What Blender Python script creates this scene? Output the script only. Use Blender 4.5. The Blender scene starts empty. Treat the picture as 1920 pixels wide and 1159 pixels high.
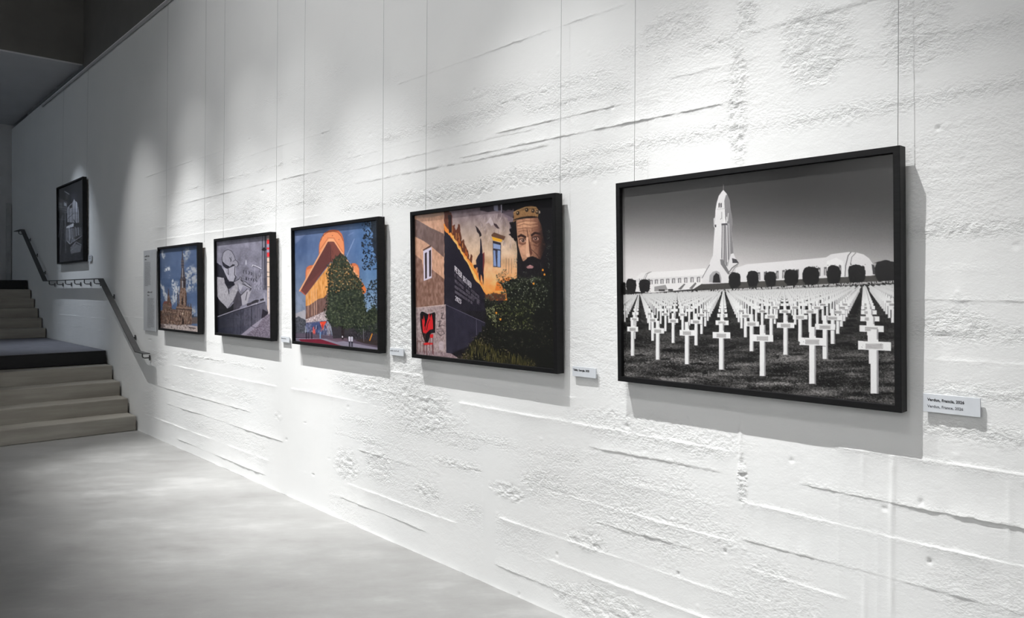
import bpy, bmesh, math, random
import numpy as np
from mathutils import Vector, Matrix

# ------------------------------------------------------------------ camera, world, lights
SC = bpy.context.scene
COL = SC.collection
EYE = 1.55                      # eye height
FPX = 1390.0                    # focal length for a 1920 px wide frame
CX, HY = 960.0, 545.0           # principal column, horizon row
TH = math.atan2(CX + 338.0, FPX)
FW = (-math.cos(TH), math.sin(TH)); RT = (math.sin(TH), math.cos(TH))
DIST = 2.5796                   # camera to picture wall

cam_d = bpy.data.cameras.new('camera'); cam = bpy.data.objects.new('camera', cam_d); COL.objects.link(cam)
cam.location = (0, -DIST, EYE)
cam.rotation_euler = (math.pi / 2, 0, math.pi / 2 - TH)
cam_d.sensor_width = 36.0; cam_d.lens = 36.0 * FPX / 1920.0
cam_d.shift_y = -(579.5 - HY) / 1920.0
cam_d.clip_start = 0.05
SC.camera = cam

world = bpy.data.worlds.new('world'); SC.world = world; world.use_nodes = True
world.node_tree.nodes['Background'].inputs['Color'].default_value = (0.8, 0.9, 1.0, 1)
world.node_tree.nodes['Background'].inputs['Strength'].default_value = 0.02
vs = SC.view_settings
vs.view_transform = 'Standard'; vs.look = 'None'; vs.gamma = 1.0; vs.use_curve_mapping = False
vs.exposure = 0.09

def spot(loc, aim, power, size, blend, col=(1, 1, 1), rad=0.022):
    d = bpy.data.lights.new('track_or_fill_spot', 'SPOT'); d.energy = power; d.color = col
    d.spot_size = math.radians(size); d.spot_blend = blend; d.shadow_soft_size = rad
    o = bpy.data.objects.new('track_or_fill_spot', d); COL.objects.link(o); o.location = loc
    o.rotation_euler = (Vector(aim) - Vector(loc)).to_track_quat('-Z', 'Y').to_euler()
    return o
# the row of track spots that washes the picture wall (in front of it, high up, out of frame)
LZ, LY = 5.35, -1.65
for lx, dx, p, q, az, sz in ((-2.0, 1.1, 900, 50, -0.5, 37), (-3.1, 1.35, 660, 20, -0.9, 44), (-4.65, 1.1, 860, 30, -0.8, 39), (-5.6, 0.85, 720, 120, -0.5, 36), (-6.5, 0.9, 820, 140, -0.5, 37), (-7.8, 1.0, 1200, 120, -0.2, 35), (-9.3, 1.1, 360, 30, 0.2, 42)):  # the middle spot is added to fill a dim gap on the wall
    spot((lx, LY, LZ), (lx + dx, 0.0, az), p, sz, 1.0, (1.0, 0.995, 0.98))                            # main beam of each spot
    spot((lx, LY, LZ), (lx + dx - 0.13, 0.0, 1.6), q, 36, 1.0, (1.0, 0.995, 0.98))                   # added second beam, brightens the wall higher up
# added wide fill spots, unseen, to even out the upper wall
for lx, p in ((-1.2, 180), (-3.4, 210), (-5.4, 215)):
    spot((lx, -4.0, 6.2), (lx - 0.3, 0.0, 2.9), p, 66, 1.0, (1.0, 0.995, 0.985), 0.25)
# the cooler spot over the stair picture
spot((-11.6, -1.3, 4.4), (-11.35, -0.02, 1.15), 190, 58, 1.0, (0.82, 0.9, 1.0))
# added unseen spots, bounce fill light off the opposite wall
for lx, p, c in ((-13.5, 420, (0.70, 0.84, 1.0)), (-6.5, 500, (0.98, 0.99, 1.0)), (-3.0, 850, (1, 0.995, 0.985)), (0.0, 1000, (1, 0.995, 0.985)), (3.0, 1100, (1, 0.995, 0.985))):
    spot((lx, -4.2, 5.0 if lx > -11 else 4.3), (lx + 0.4, -6.5, 3.6), p, 72, 0.9, c)

# ------------------------------------------------------------------ measuring helpers
def ray(x, y):
    k = (x - CX) / FPX
    return (FW[0] + k * RT[0], FW[1] + k * RT[1], -(y - HY) / FPX)
def onwall(x, y, off=0.0):       # measured picture point -> point on the plane y = -off
    r = ray(x, y); t = (DIST - off) / r[1]
    return (r[0] * t, -off, EYE + r[2] * t)
def project(P):
    P = np.asarray(P, float); d0 = P[..., 0]; d1 = P[..., 1] + DIST
    dep = d0 * FW[0] + d1 * FW[1]
    return CX + FPX * (d0 * RT[0] + d1 * RT[1]) / dep, HY - FPX * (P[..., 2] - EYE) / dep

def lin(c):
    c = np.asarray(c, float) / 255.0
    return np.where(c <= 0.04045, c / 12.92, ((c + 0.055) / 1.055) ** 2.4)

def vnoise(x, y, seed):
    rs = np.random.RandomState(seed); N = 256
    tab = rs.rand(N, N)
    xi = np.floor(x).astype(int); yi = np.floor(y).astype(int)
    fx = x - xi; fy = y - yi
    fx = fx * fx * (3 - 2 * fx); fy = fy * fy * (3 - 2 * fy)
    a = tab[yi % N, xi % N]; b = tab[yi % N, (xi + 1) % N]
    c = tab[(yi + 1) % N, xi % N]; d = tab[(yi + 1) % N, (xi + 1) % N]
    return (a * (1 - fx) + b * fx) * (1 - fy) + (c * (1 - fx) + d * fx) * fy
def fbm(x, y, seed, octv=4, gain=0.5):
    s = 0; a = 1; n = 0
    for o in range(octv):
        s = s + a * vnoise(x * 2 ** o + 17.3 * o, y * 2 ** o + 9.1 * o, seed + o); n += a; a *= gain
    return s / n

# ------------------------------------------------------------------ materials
def mat(name, col, rough=0.6, spec=0.5, metal=0.0):
    m = bpy.data.materials.new(name); m.use_nodes = True
    b = m.node_tree.nodes['Principled BSDF']
    b.inputs['Base Color'].default_value = (*col, 1); b.inputs['Roughness'].default_value = rough
    b.inputs['Specular IOR Level'].default_value = spec; b.inputs['Metallic'].default_value = metal
    return m
def nodes(m):
    nt = m.node_tree; return nt, nt.nodes['Principled BSDF'], nt.nodes.new, nt.links.new
def noise_node(nt, scale, detail, rough, vec, mapping=None):
    n = nt.nodes.new('ShaderNodeTexNoise'); n.inputs['Scale'].default_value = scale
    n.inputs['Detail'].default_value = detail; n.inputs['Roughness'].default_value = rough
    if mapping:
        mp = nt.nodes.new('ShaderNodeMapping'); mp.inputs['Scale'].default_value = mapping
        nt.links.new(vec, mp.inputs['Vector']); vec = mp.outputs['Vector']
    nt.links.new(vec, n.inputs['Vector']); return n
def ramp(nt, fac, stops):
    r = nt.nodes.new('ShaderNodeValToRGB'); nt.links.new(fac, r.inputs['Fac'])
    e = r.color_ramp.elements
    while len(e) < len(stops): e.new(0.5)
    for i, (p, c) in enumerate(stops):
        e[i].position = p; e[i].color = (*c, 1) if len(c) == 3 else c
    return r
def textured(name, stops, scale, mapping=None, rough=0.6, bump=0.0, bscale=60, bdist=0.01, spec=0.5, detail=6, coord='Object'):
    m = mat(name, (0.5, 0.5, 0.5), rough, spec); nt, b, N, L = nodes(m)
    tc = N('ShaderNodeTexCoord').outputs[coord]
    n = noise_node(nt, scale, detail, 0.6, tc, mapping)
    r = ramp(nt, n.outputs['Fac'], stops); L(r.outputs['Color'], b.inputs['Base Color'])
    if bump:
        n2 = noise_node(nt, bscale, 5, 0.65, tc)
        bp = N('ShaderNodeBump'); bp.inputs['Strength'].default_value = bump; bp.inputs['Distance'].default_value = bdist
        L(n2.outputs['Fac'], bp.inputs['Height']); L(bp.outputs['Normal'], b.inputs['Normal'])
    return m

M = {}
def wall_paint():
    m = mat('white_wall_paint', (0.8, 0.8, 0.8), 0.62, 0.35); nt, b, N, L = nodes(m)
    tc = N('ShaderNodeTexCoord').outputs['Object']
    n = noise_node(nt, 1.1, 4, 0.6, tc)
    r = ramp(nt, n.outputs['Fac'], [(0.3, (0.79, 0.80, 0.80)), (0.7, (0.83, 0.835, 0.83))])
    L(r.outputs['Color'], b.inputs['Base Color'])
    n1 = noise_node(nt, 95, 5, 0.62, tc, (0.85, 1.0, 1.15))
    n2 = noise_node(nt, 260, 3, 0.6, tc)
    at = N('ShaderNodeAttribute'); at.attribute_name = 'coarse'; at.attribute_type = 'GEOMETRY'
    cr = N('ShaderNodeMapRange'); L(n1.outputs['Fac'], cr.inputs['Value']); cr.inputs['From Min'].default_value = 0.34; cr.inputs['From Max'].default_value = 0.66; cr.inputs['To Min'].default_value = -0.5; cr.inputs['To Max'].default_value = 0.5
    mu1 = N('ShaderNodeMath'); mu1.operation = 'MULTIPLY'; L(cr.outputs[0], mu1.inputs[0]); L(at.outputs['Fac'], mu1.inputs[1])
    mu = N('ShaderNodeMath'); mu.operation = 'MULTIPLY_ADD'; L(n2.outputs['Fac'], mu.inputs[0]); mu.inputs[1].default_value = 0.14; L(mu1.outputs[0], mu.inputs[2])
    bp = N('ShaderNodeBump'); bp.inputs['Strength'].default_value = 0.8; bp.inputs['Distance'].default_value = 0.0026
    L(mu.outputs[0], bp.inputs['Height']); L(bp.outputs['Normal'], b.inputs['Normal'])
    return m
M['wall'] = wall_paint()
def floor_mat():
    m = mat('polished_concrete', (0.4, 0.4, 0.4), 0.42, 0.45); nt, b, N, L = nodes(m)
    tc = N('ShaderNodeTexCoord').outputs['Object']
    mp = N('ShaderNodeMapping'); mp.inputs['Rotation'].default_value = (0, 0, math.radians(-50)); L(tc, mp.inputs['Vector'])
    v = mp.outputs['Vector']
    a = noise_node(nt, 1.0, 8, 0.66, v, (1.0, 1.9, 1))
    c = noise_node(nt, 3.6, 9, 0.74, v, (1.0, 2.3, 1))
    mx = N('ShaderNodeMath'); mx.operation = 'MULTIPLY_ADD'; L(c.outputs['Fac'], mx.inputs[0]); mx.inputs[1].default_value = 0.6
    L(a.outputs['Fac'], mx.inputs[2])
    r = ramp(nt, mx.outputs[0], [(0.52, (0.21, 0.207, 0.202)), (0.70, (0.272, 0.27, 0.266)), (0.84, (0.305, 0.305, 0.301)), (0.98, (0.365, 0.365, 0.361))])
    sp = noise_node(nt, 38, 3, 0.7, v, (1, 2.2, 1))
    sr = ramp(nt, sp.outputs['Fac'], [(0.22, (0.62, 0.62, 0.62)), (0.32, (1, 1, 1))])
    mm = N('ShaderNodeMix'); mm.data_type = 'RGBA'; mm.blend_type = 'MULTIPLY'; mm.inputs[0].default_value = 0.8
    L(r.outputs['Color'], mm.inputs[6]); L(sr.outputs['Color'], mm.inputs[7]); L(mm.outputs[2], b.inputs['Base Color'])
    rr = ramp(nt, c.outputs['Fac'], [(0.3, (0.36,) * 3), (0.7, (0.52,) * 3)]); L(rr.outputs['Color'], b.inputs['Roughness'])
    return m
M['floor'] = floor_mat()
M['step'] = textured('cast_concrete', [(0.3, (0.28, 0.26, 0.225)), (0.55, (0.36, 0.34, 0.30)), (0.75, (0.44, 0.42, 0.375))], 2.2, (1.2, 0.5, 5), 0.75, 0.3, 70, 0.004)
M['black_edge'] = textured('black_rubber', [(0.3, (0.005, 0.005, 0.006)), (0.7, (0.009, 0.009, 0.011))], 30, None, 0.7)
M['slate'] = textured('slate_carpet', [(0.3, (0.165, 0.165, 0.19)), (0.7, (0.215, 0.215, 0.245))], 9, None, 0.85, 0.2, 300, 0.002)
M['dark_wall'] = textured('dark_grey_paint', [(0.3, (0.13, 0.126, 0.12)), (0.7, (0.16, 0.154, 0.146))], 2, None, 0.8)
M['soffit'] = textured('grey_soffit_paint', [(0.3, (0.55, 0.56, 0.58)), (0.7, (0.60, 0.61, 0.63))], 1.5, None, 0.8)
M['hall_wall'] = textured('hall_wall_paint', [(0.3, (0.74, 0.74, 0.74)), (0.7, (0.8, 0.8, 0.8))], 1.5, None, 0.75)
M['far_wall'] = textured('far_wall_paint', [(0.3, (0.42, 0.43, 0.44)), (0.7, (0.5, 0.51, 0.52))], 2.5, None, 0.75, 0.3, 30, 0.006)
M['pilaster'] = textured('rough_grey_plaster', [(0.3, (0.30, 0.31, 0.32)), (0.7, (0.42, 0.43, 0.44))], 6, None, 0.8, 0.5, 40, 0.01)
M['frame'] = textured('black_stained_wood', [(0.3, (0.006, 0.006, 0.0065)), (0.7, (0.010, 0.010, 0.011))], 14, (1, 1, 8), 0.5, 0.1, 200, 0.001, 0.22)
M['backing'] = mat('brown_backing_board', (0.20, 0.14, 0.10), 0.8)
M['wire'] = mat('grey_steel_wire', (0.42, 0.43, 0.44), 0.45, 0.5, 0.2)
M['rail_metal'] = textured('dark_steel_paint', [(0.3, (0.055, 0.056, 0.058)), (0.7, (0.075, 0.076, 0.078))], 12, None, 0.5)
M['trim'] = textured('picture_rail_paint', [(0.3, (0.44, 0.44, 0.45)), (0.7, (0.5, 0.5, 0.51))], 8, None, 0.5)
M['plate'] = textured('label_board', [(0.3, (0.62, 0.65, 0.69)), (0.7, (0.66, 0.69, 0.73))], 20, None, 0.5)
M['ink'] = mat('black_ink', (0.012, 0.012, 0.016), 0.6)
M['ink_grey'] = mat('grey_ink', (0.10, 0.105, 0.12), 0.6)
M['ink_pale'] = mat('pale_grey_ink', (0.24, 0.25, 0.27), 0.6)
M['panel'] = textured('text_panel_board', [(0.3, (0.52, 0.54, 0.57)), (0.7, (0.56, 0.58, 0.61))], 12, None, 0.35)
def glass_mat():
    m = bpy.data.materials.new('picture_glass'); m.use_nodes = True; nt = m.node_tree; nt.nodes.clear()
    o = nt.nodes.new('ShaderNodeOutputMaterial'); mx = nt.nodes.new('ShaderNodeMixShader')
    t = nt.nodes.new('ShaderNodeBsdfTransparent'); g = nt.nodes.new('ShaderNodeBsdfGlossy'); g.inputs['Roughness'].default_value = 0.02
    lw = nt.nodes.new('ShaderNodeLayerWeight'); lw.inputs['Blend'].default_value = 0.5      # Schlick reflectance of a clear pane
    pw = nt.nodes.new('ShaderNodeMath'); pw.operation = 'POWER'; pw.inputs[1].default_value = 5.0
    f = nt.nodes.new('ShaderNodeMath'); f.operation = 'MULTIPLY_ADD'; f.inputs[1].default_value = 0.97; f.inputs[2].default_value = 0.018
    nt.links.new(lw.outputs['Facing'], pw.inputs[0]); nt.links.new(pw.outputs[0], f.inputs[0])
    nt.links.new(f.outputs[0], mx.inputs[0]); nt.links.new(t.outputs[0], mx.inputs[1]); nt.links.new(g.outputs[0], mx.inputs[2])
    nt.links.new(mx.outputs[0], o.inputs['Surface']); return m
M['glass'] = glass_mat()
def print_mat():
    m = mat('photo_print', (0.5, 0.5, 0.5), 0.55, 0.25); nt, b, N, L = nodes(m)
    a = N('ShaderNodeAttribute'); a.attribute_name = 'print_colour'; a.attribute_type = 'GEOMETRY'
    L(a.outputs['Color'], b.inputs['Base Color']); return m
M['print'] = print_mat()

# ------------------------------------------------------------------ mesh helpers
def link(name, me, m=None, parent=None, loc=None):
    o = bpy.data.objects.new(name, me); COL.objects.link(o)
    if m is not None and me is not None: me.materials.append(m)
    if parent is not None: o.parent = parent
    if loc is not None: o.location = loc
    return o
def empty(name, loc=(0, 0, 0)):
    o = bpy.data.objects.new(name, None); COL.objects.link(o); o.location = loc; o.empty_display_size = 0.1; return o
def tag(o, label=None, cat=None, group=None, kind=None):
    if label: o['label'] = label
    if cat: o['category'] = cat
    if group: o['group'] = group
    if kind: o['kind'] = kind
    return o
def boxmesh(name, lo, hi, bevel=0.0, seg=2):
    bm = bmesh.new(); bmesh.ops.create_cube(bm, size=1)
    for v in bm.verts:
        for i in range(3): v.co[i] = lo[i] if v.co[i] < 0 else hi[i]
    if bevel:
        bmesh.ops.bevel(bm, geom=bm.edges[:], offset=bevel, segments=seg, affect='EDGES', profile=0.6)
    me = bpy.data.meshes.new(name); bm.to_mesh(me); bm.free(); return me
def box(name, lo, hi, m, parent=None, bevel=0.0, seg=2):
    return link(name, boxmesh(name, lo, hi, bevel, seg), m, parent)
def tubemesh(name, pts, r, n=8):
    pts = [Vector(p) for p in pts]; V = []; F = []
    for i, p in enumerate(pts):
        t = (pts[min(i + 1, len(pts) - 1)] - pts[max(i - 1, 0)]).normalized()
        a = Vector((0, 1, 0)) if abs(t.y) < 0.9 else Vector((1, 0, 0))
        u = t.cross(a).normalized(); w = t.cross(u)
        for k in range(n):
            an = 2 * math.pi * k / n; V.append(p + r * (math.cos(an) * u + math.sin(an) * w))
    for i in range(len(pts) - 1):
        for k in range(n):
            F.append((i * n + k, i * n + (k + 1) % n, (i + 1) * n + (k + 1) % n, (i + 1) * n + k))
    F.append(tuple(range(n))[::-1]); F.append(tuple((len(pts) - 1) * n + k for k in range(n)))
    me = bpy.data.meshes.new(name); me.from_pydata([tuple(v) for v in V], [], F)
    me.polygons.foreach_set('use_smooth', [True] * len(me.polygons)); me.update(); return me
def gridmesh(name, P, smooth=True):
    nr, nc = P.shape[:2]
    me = bpy.data.meshes.new(name); me.vertices.add(nr * nc)
    me.vertices.foreach_set('co', np.ascontiguousarray(P, dtype=np.float32).ravel())
    idx = np.arange(nr * nc).reshape(nr, nc)
    q = np.stack([idx[:-1, :-1], idx[:-1, 1:], idx[1:, 1:], idx[1:, :-1]], -1).reshape(-1, 4)
    nq = len(q); me.loops.add(nq * 4); me.loops.foreach_set('vertex_index', q.ravel().astype(np.int32))
    me.polygons.add(nq); me.polygons.foreach_set('loop_start', np.arange(0, nq * 4, 4, dtype=np.int32))
    try: me.polygons.foreach_set('loop_total', np.full(nq, 4, dtype=np.int32))
    except Exception: pass
    me.update(calc_edges=True)
    me.polygons.foreach_set('use_smooth', np.full(nq, smooth)); return me

# ------------------------------------------------------------------ the setting
XFAR, XNEAR, YOPP, ZTOP, ZCEIL = -16.25, 4.5, -6.6, 4.52, 6.6
box('floor', (XFAR, YOPP, -0.12), (XNEAR, 0.0, 0.0), M['floor'])['kind'] = 'structure'

def wall_relief():
    # board joints: (height, x from, x to, kind, size); w = lower board stands proud, d = upper board stands proud, r = ragged
    J = [(.37, -2.88, -1.49, 'w', 5), (.50, -2.35, -1.48, 'd', 5), (.58, -2.40, -1.49, 'w', 5), (.71, -2.5, -1.49, 'w', 2.5),
         (.835, -2.25, -1.55, 'd', 4), (.93, -3.2, -1.49, 'w', 6), (.245, -2.6, -1.2, 'w', 5), (.12, -2.9, -.6, 'd', 4),
         (.49, -1.48, -1.05, 'w', 4), (.60, -1.48, -.40, 'd', 5), (.738, -1.47, -.40, 'w', 9), (.852, -1.25, -.35, 'd', 6),
         (1.01, -1.15, -.30, 'w', 6), (1.118, -.86, -.20, 'r', 4), (1.235, -.90, -.2, 'r', 3), (1.33, -.90, -.2, 'w', 3), (1.42, -.90, -.2, 'r', 5),
         (1.52, -.90, -.2, 'd', 3), (1.62, -.9, -.2, 'w', 2), (1.74, -.95, -.2, 'r', 5), (1.90, -.9, -.2, 'w', 2), (.37, -1.03, -.5, 'w', 4), (.25, -1.2, -.3, 'd', 4),
         (2.165, -1.47, -.5, 'r', 4), (2.525, -1.47, -.85, 'd', 5), (2.35, -1.3, -.4, 'r', 3), (2.30, -1.0, -.4, 'r', 2.5),
         (2.18, -2.45, -1.49, 'r', 7), (2.10, -2.6, -1.9, 'r', 5), (2.283, -3.2, -1.50, 'd', 5), (2.372, -2.9, -1.50, 'd', 5.5), (2.43, -1.85, -1.48, 'd', 5),
         (2.45, -2.7, -2.0, 'r', 4), (2.53, -3.3, -1.49, 'r', 5), (2.60, -2.9, -1.6, 'r', 3), (2.81, -3.8, -2.02, 'd', 5), (2.86, -3.95, -3.4, 'r', 3), (2.74, -2.0, -1.5, 'r', 3),
         (2.10, -4.5, -2.9, 'r', 4), (2.19, -4.56, -3.3, 'r', 4), (2.255, -4.56, -2.5, 'd', 4), (2.35, -4.56, -2.6, 'd', 3), (2.435, -4.56, -3.2, 'd', 4), (2.50, -4.0, -2.6, 'r', 4), (2.60, -3.6, -2.4, 'r', 3),
         (.505, -4.25, -3.35, 'd', 5), (.585, -4.55, -2.99, 'r', 6), (.82, -5.2, -4.1, 'w', 4), (.92, -4.55, -3.3, 'r', 5), (.70, -4.5, -3.0, 'r', 4), (.36, -4.5, -2.99, 'r', 5), (.26, -4.4, -3.2, 'w', 4), (.15, -4.5, -3.5, 'd', 4),
         (1.05, -4.55, -2.3, 'w', 3), (.76, -3.9, -2.3, 'r', 4),
         (.085, -7.6, -5.63, 'd', 6), (.21, -8.6, -5.55, 'w', 5), (.30, -7.4, -5.6, 'r', 3), (.40, -7.9, -5.3, 'd', 5), (.555, -8.3, -5.9, 'd', 4), (.655, -8.0, -5.6, 'r', 3), (.805, -7.8, -5.42, 'w', 4), (.93, -8.2, -5.6, 'r', 5), (1.08, -8.2, -4.6, 'r', 3),
         (1.25, -9.8, -8.3, 'w', 3), (2.78, -8.6, -6.3, 'd', 3), (2.66, -6.6, -4.6, 'd', 3), (2.52, -8.3, -4.7, 'r', 3), (2.40, -7.6, -4.7, 'd', 3), (2.2, -8.5, -4.7, 'r', 4), (2.08, -8.3, -4.7, 'w', 3), (3.05, -6.4, -3.9, 'r', 2),
         (3.4, -9.9, -7.0, 'r', 2.5), (1.7, -11.0, -8.6, 'r', 3), (1.05, -12.9, -10.2, 'r', 4), (1.2, -12.8, -10.1, 'w', 3), (1.35, -12.8, -9.9, 'r', 3), (2.45, -11.0, -9.6, 'r', 4), (2.9, -10.6, -9.0, 'r', 2), (1.86, -15.6, -12.4, 'w', 2), (.45, -9.2, -8.2, 'r', 4), (.7, -9.4, -8.4, 'r', 3)]
    xs = [2.4]
    while xs[-1] > XFAR:
        x = xs[-1]
        if x > -0.45: st = 0.018
        else:
            r = (x * x + DIST * DIST) / (DIST * FPX)      # metres per pixel along the wall
            st = min(0.05, max(0.0048, 2.0 * r * 0.9))
        xs.append(x - st)
    xs[-1] = XFAR
    xs = np.array(xs[::-1])
    zs = [np.arange(0, 2.9, 0.0082), np.linspace(2.9, ZTOP, 110)]
    for z0 in sorted({round(j[0], 2) for j in J if j[3] != 'r' and j[4] >= 3}): zs.append(z0 + np.arange(-0.0065, 0.0066, 0.0022))
    zs = np.unique(np.concatenate(zs).round(4)); zs = zs[np.concatenate([[True], np.diff(zs) > 0.0016])]
    zs[0] = 0.0; zs[-1] = ZTOP
    X, Z = np.meshgrid(xs, zs)
    RG = np.zeros(X.shape)                                   # where the surface is coarse
    H = 0.004 * (fbm(X * 0.9, Z * 0.9, 1, 3) - 0.5) + 0.0022 * (fbm(X * 6, Z * 9, 5, 3) - 0.5)
    upper = np.clip((Z - 2.35) / 0.7, 0, 1)                  # the wall is smoother higher up
    left = np.clip((-X - 5.0) / 4.0, 0, 1)
    calm = (1 - 0.7 * upper) * (1 - 0.35 * left)
    # plain trowelled panel
    plain = np.clip((X + 5.50) / 0.05, 0, 1) * np.clip((-4.62 - X) / 0.04, 0, 1) * np.clip((1.20 - Z) / 0.1, 0, 1)
    plain = np.maximum(plain, np.clip((X + 2.995) / 0.01, 0, 1) * np.clip((-2.89 - X) / 0.01, 0, 1) * np.clip((0.72 - Z) / 0.05, 0, 1))
    rough_mask = np.clip((fbm(X * 1.3, Z * 3.1, 20, 3) - 0.50) / 0.10, 0, 1)
    grain = fbm(X * 34, Z * 62, 31, 3) - 0.5
    H += (0.0012 + 0.0022 * rough_mask) * grain * calm * (1 - plain)
    RG += (0.08 + 0.34 * rough_mask) * calm * (1 - plain)
    for k, (z0, xa, xb, kind, s) in enumerate(J):
        wob = 0.009 * (fbm(xs * 2.3, xs * 0 + k, 40 + k, 4) - 0.5) + 0.0045 * (fbm(xs * 55, xs * 0, 41 + k, 2) - 0.5)
        env = np.clip((xs - xa) / 0.05, 0, 1) * np.clip((xb - xs) / 0.05, 0, 1)
        amp = env * s * 0.0012 * np.clip(2.6 * (fbm(xs * 3.1, xs * 0 + 3, 90 + k, 3) - 0.22), 0.08, 1.3) * np.clip(0.35 + 1.5 * vnoise(xs * 22, xs * 0 + 5, 95 + k), 0.3, 1.25)
        ii = np.nonzero((zs > z0 - 0.16) & (zs < z0 + 0.16))[0]
        if not len(ii): continue
        d = zs[ii][:, None] - (z0 + wob)[None, :]
        if kind == 'w':
            h = np.where(d < 0, np.exp(d / 0.03), np.exp(-d / 0.003))
        elif kind == 'd':
            h = np.where(d > 0, np.exp(-d / 0.03), np.exp(d / 0.002))
        else:
            g = fbm(X[ii] * 55, Z[ii] * 95, 300 + k, 2)
            h = 0.9 * np.exp(-(d / 0.017) ** 2) * np.clip((g - 0.45) / 0.12, -0.6, 1.0) + 0.35 * np.where(d > 0, np.exp(-d / 0.03), np.exp(d / 0.003))
        H[ii] += amp[None, :] * h * (0.55 if kind == 'r' else 1.0)
        RG[ii] += (1.0 if kind == 'r' else 0.35) * np.clip(amp / 0.004, 0, 1)[None, :] * np.exp(-(d / (0.03 if kind == 'r' else 0.015)) ** 2)
    # vertical seams of the formwork: (x, z from, z to, size)
    for k, (x0, za, zb, s) in enumerate([(-1.482, 0, 2.75, 6), (-.93, .35, 1.02, 6), (-1.02, .3, 1.02, 4), (-.975, .3, .9, 2), (-.60, .1, 1.0, 3), (-4.585, 0, 1.15, 6), (-4.585, 2.0, 2.55, 4),
                                         (-2.0, .3, .95, 2), (-2.27, .5, .9, 2), (-1.80, .35, .85, 2), (-2.99, .1, .75, 3), (-8.55, .2, 1.0, 3), (-1.98, 2.1, 2.5, 2), (-1.10, .4, .95, 2), (-5.52, .1, .9, 1.5)]):
        wob = 0.012 * (fbm(zs * 3, zs * 0 + k, 200 + k, 4) - 0.5)
        env = np.clip((zs - za) / 0.05, 0, 1) * np.clip((zb - zs) / 0.05, 0, 1)
        amp = env * s * 0.001 * np.clip(2.2 * (fbm(zs * 7, zs * 0 + 8, 230 + k, 3) - 0.25), 0.05, 1.4)
        jj = np.nonzero(np.abs(xs - x0) < 0.06)[0]
        d = xs[jj][None, :] - (x0 + wob)[:, None]
        H[:, jj] += amp[:, None] * np.exp(-(d / 0.008) ** 2)
    # honeycombed patches: (x, z, half width, half height, size mm, grain per metre)
    for k, (px, pz, rx, rz, s, g) in enumerate([(-3.66, 1.35, .36, .52, 8, 30), (-3.55, .85, .42, .16, 8, 30), (-4.0, .93, .5, .10, 6, 30), (-1.475, .82, .022, .10, 14, 25), (-1.49, 2.28, .05, .30, 12, 30), (-1.45, 2.60, .06, .12, 11, 30),
            (-4.40, .38, .18, .12, 10, 28), (-4.0, .45, .2, .12, 7, 30), (-3.5, .38, .14, .07, 9, 28), (-2.80, .52, .16, .05, 9, 26), (-2.5, .60, .25, .08, 6, 30), (-2.25, .40, .16, .05, 8, 26), (-2.15, .10, .35, .12, 8, 26),
            (-1.9, .95, .5, .1, 4, 45), (-1.9, .62, .45, .25, 3, 55), (-1.35, .35, .3, .22, 3, 55), (-1.2, 2.42, .16, .16, 7, 24), (-.85, 2.45, .12, .2, 6, 24), (-.75, 1.45, .12, .05, 5, 28), (-.7, 1.12, .12, .02, 4, 30), (-1.40, .23, .16, .02, 12, 26),
            (-2.7, 2.12, .5, .06, 6, 34), (-3.4, 2.1, .5, .07, 6, 34), (-3.2, 2.47, .4, .05, 5, 36), (-8.2, .86, .35, .10, 12, 18), (-7.3, .90, .3, .08, 10, 18), (-8.4, .35, .25, .25, 8, 18), (-5.4, .58, .1, .05, 9, 20), (-6.0, 2.2, .8, .12, 5, 22), (-5.0, 2.25, .4, .16, 5, 22), (-9.2, .55, .3, .2, 8, 16), (-6.5, .7, .9, .08, 4, 22), (-1.75, 2.66, .2, .06, 8, 28)]):
        ii = np.nonzero(np.abs(zs - pz) < rz * 1.5)[0]; jj = np.nonzero(np.abs(xs - px) < rx * 1.5)[0]
        if not len(ii) or not len(jj): continue
        sl = np.ix_(ii, jj); x_, z_ = X[sl], Z[sl]
        e = 1 - ((x_ - px) / rx) ** 2 - ((z_ - pz) / rz) ** 2 + 1.1 * (fbm(x_ * 9, z_ * 9, 400 + k, 3) - 0.5)
        n = fbm(x_ * g * 1.6, z_ * g * 2.0, 430 + k, 2, 0.6)
        s = s * (0.55 if px < -4.7 else 1.0)
        H[sl] += s * 0.001 * np.clip(e * 1.6, 0, 1) * np.clip((n - 0.46) / 0.16, -1, 1) * 0.40
        RG[sl] += np.clip(e * 1.6, 0, 1) * min(1.0, s / 7)
    # lumps and blow holes
    rs = np.random.RandomState(7)
    for k in range(230):
        x0 = -0.45 - 9 * rs.rand() ** 1.5; z0 = rs.rand() * 3.2; r = rs.uniform(.005, .008); a = rs.choice([0.004, 0.003, -0.006])
        if rs.rand() < 0.3: a, r = -0.014, 0.0055
        ii = np.nonzero(np.abs(zs - z0) < 3 * r)[0]; jj = np.nonzero(np.abs(xs - x0) < 3 * r)[0]
        if len(ii) and len(jj):
            sl = np.ix_(ii, jj); H[sl] += a * np.exp(-((X[sl] - x0) ** 2 * 0.7 + (Z[sl] - z0) ** 2) / r ** 2)
    # uneven skirting line where wall meets floor
    H += 0.012 * np.exp(-Z / 0.02) * fbm(X * 7, Z * 7, 600, 3)
    # bed the pictures and labels on a wall face at y = 0
    P = np.stack([X, 0.003 - 0.6 * H, Z], -1)
    me = gridmesh('wall_right', P)
    at = me.attributes.new('coarse', 'FLOAT', 'POINT'); at.data.foreach_set('value', np.clip(RG, 0, 1.3).astype(np.float32).ravel())
    return me
wr = link('wall_right', wall_relief(), M['wall']); wr['kind'] = 'structure'
box('wall_right_core', (XFAR, 0.04, 0), (XNEAR, 0.25, ZTOP), M['wall'])['kind'] = 'structure'
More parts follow.
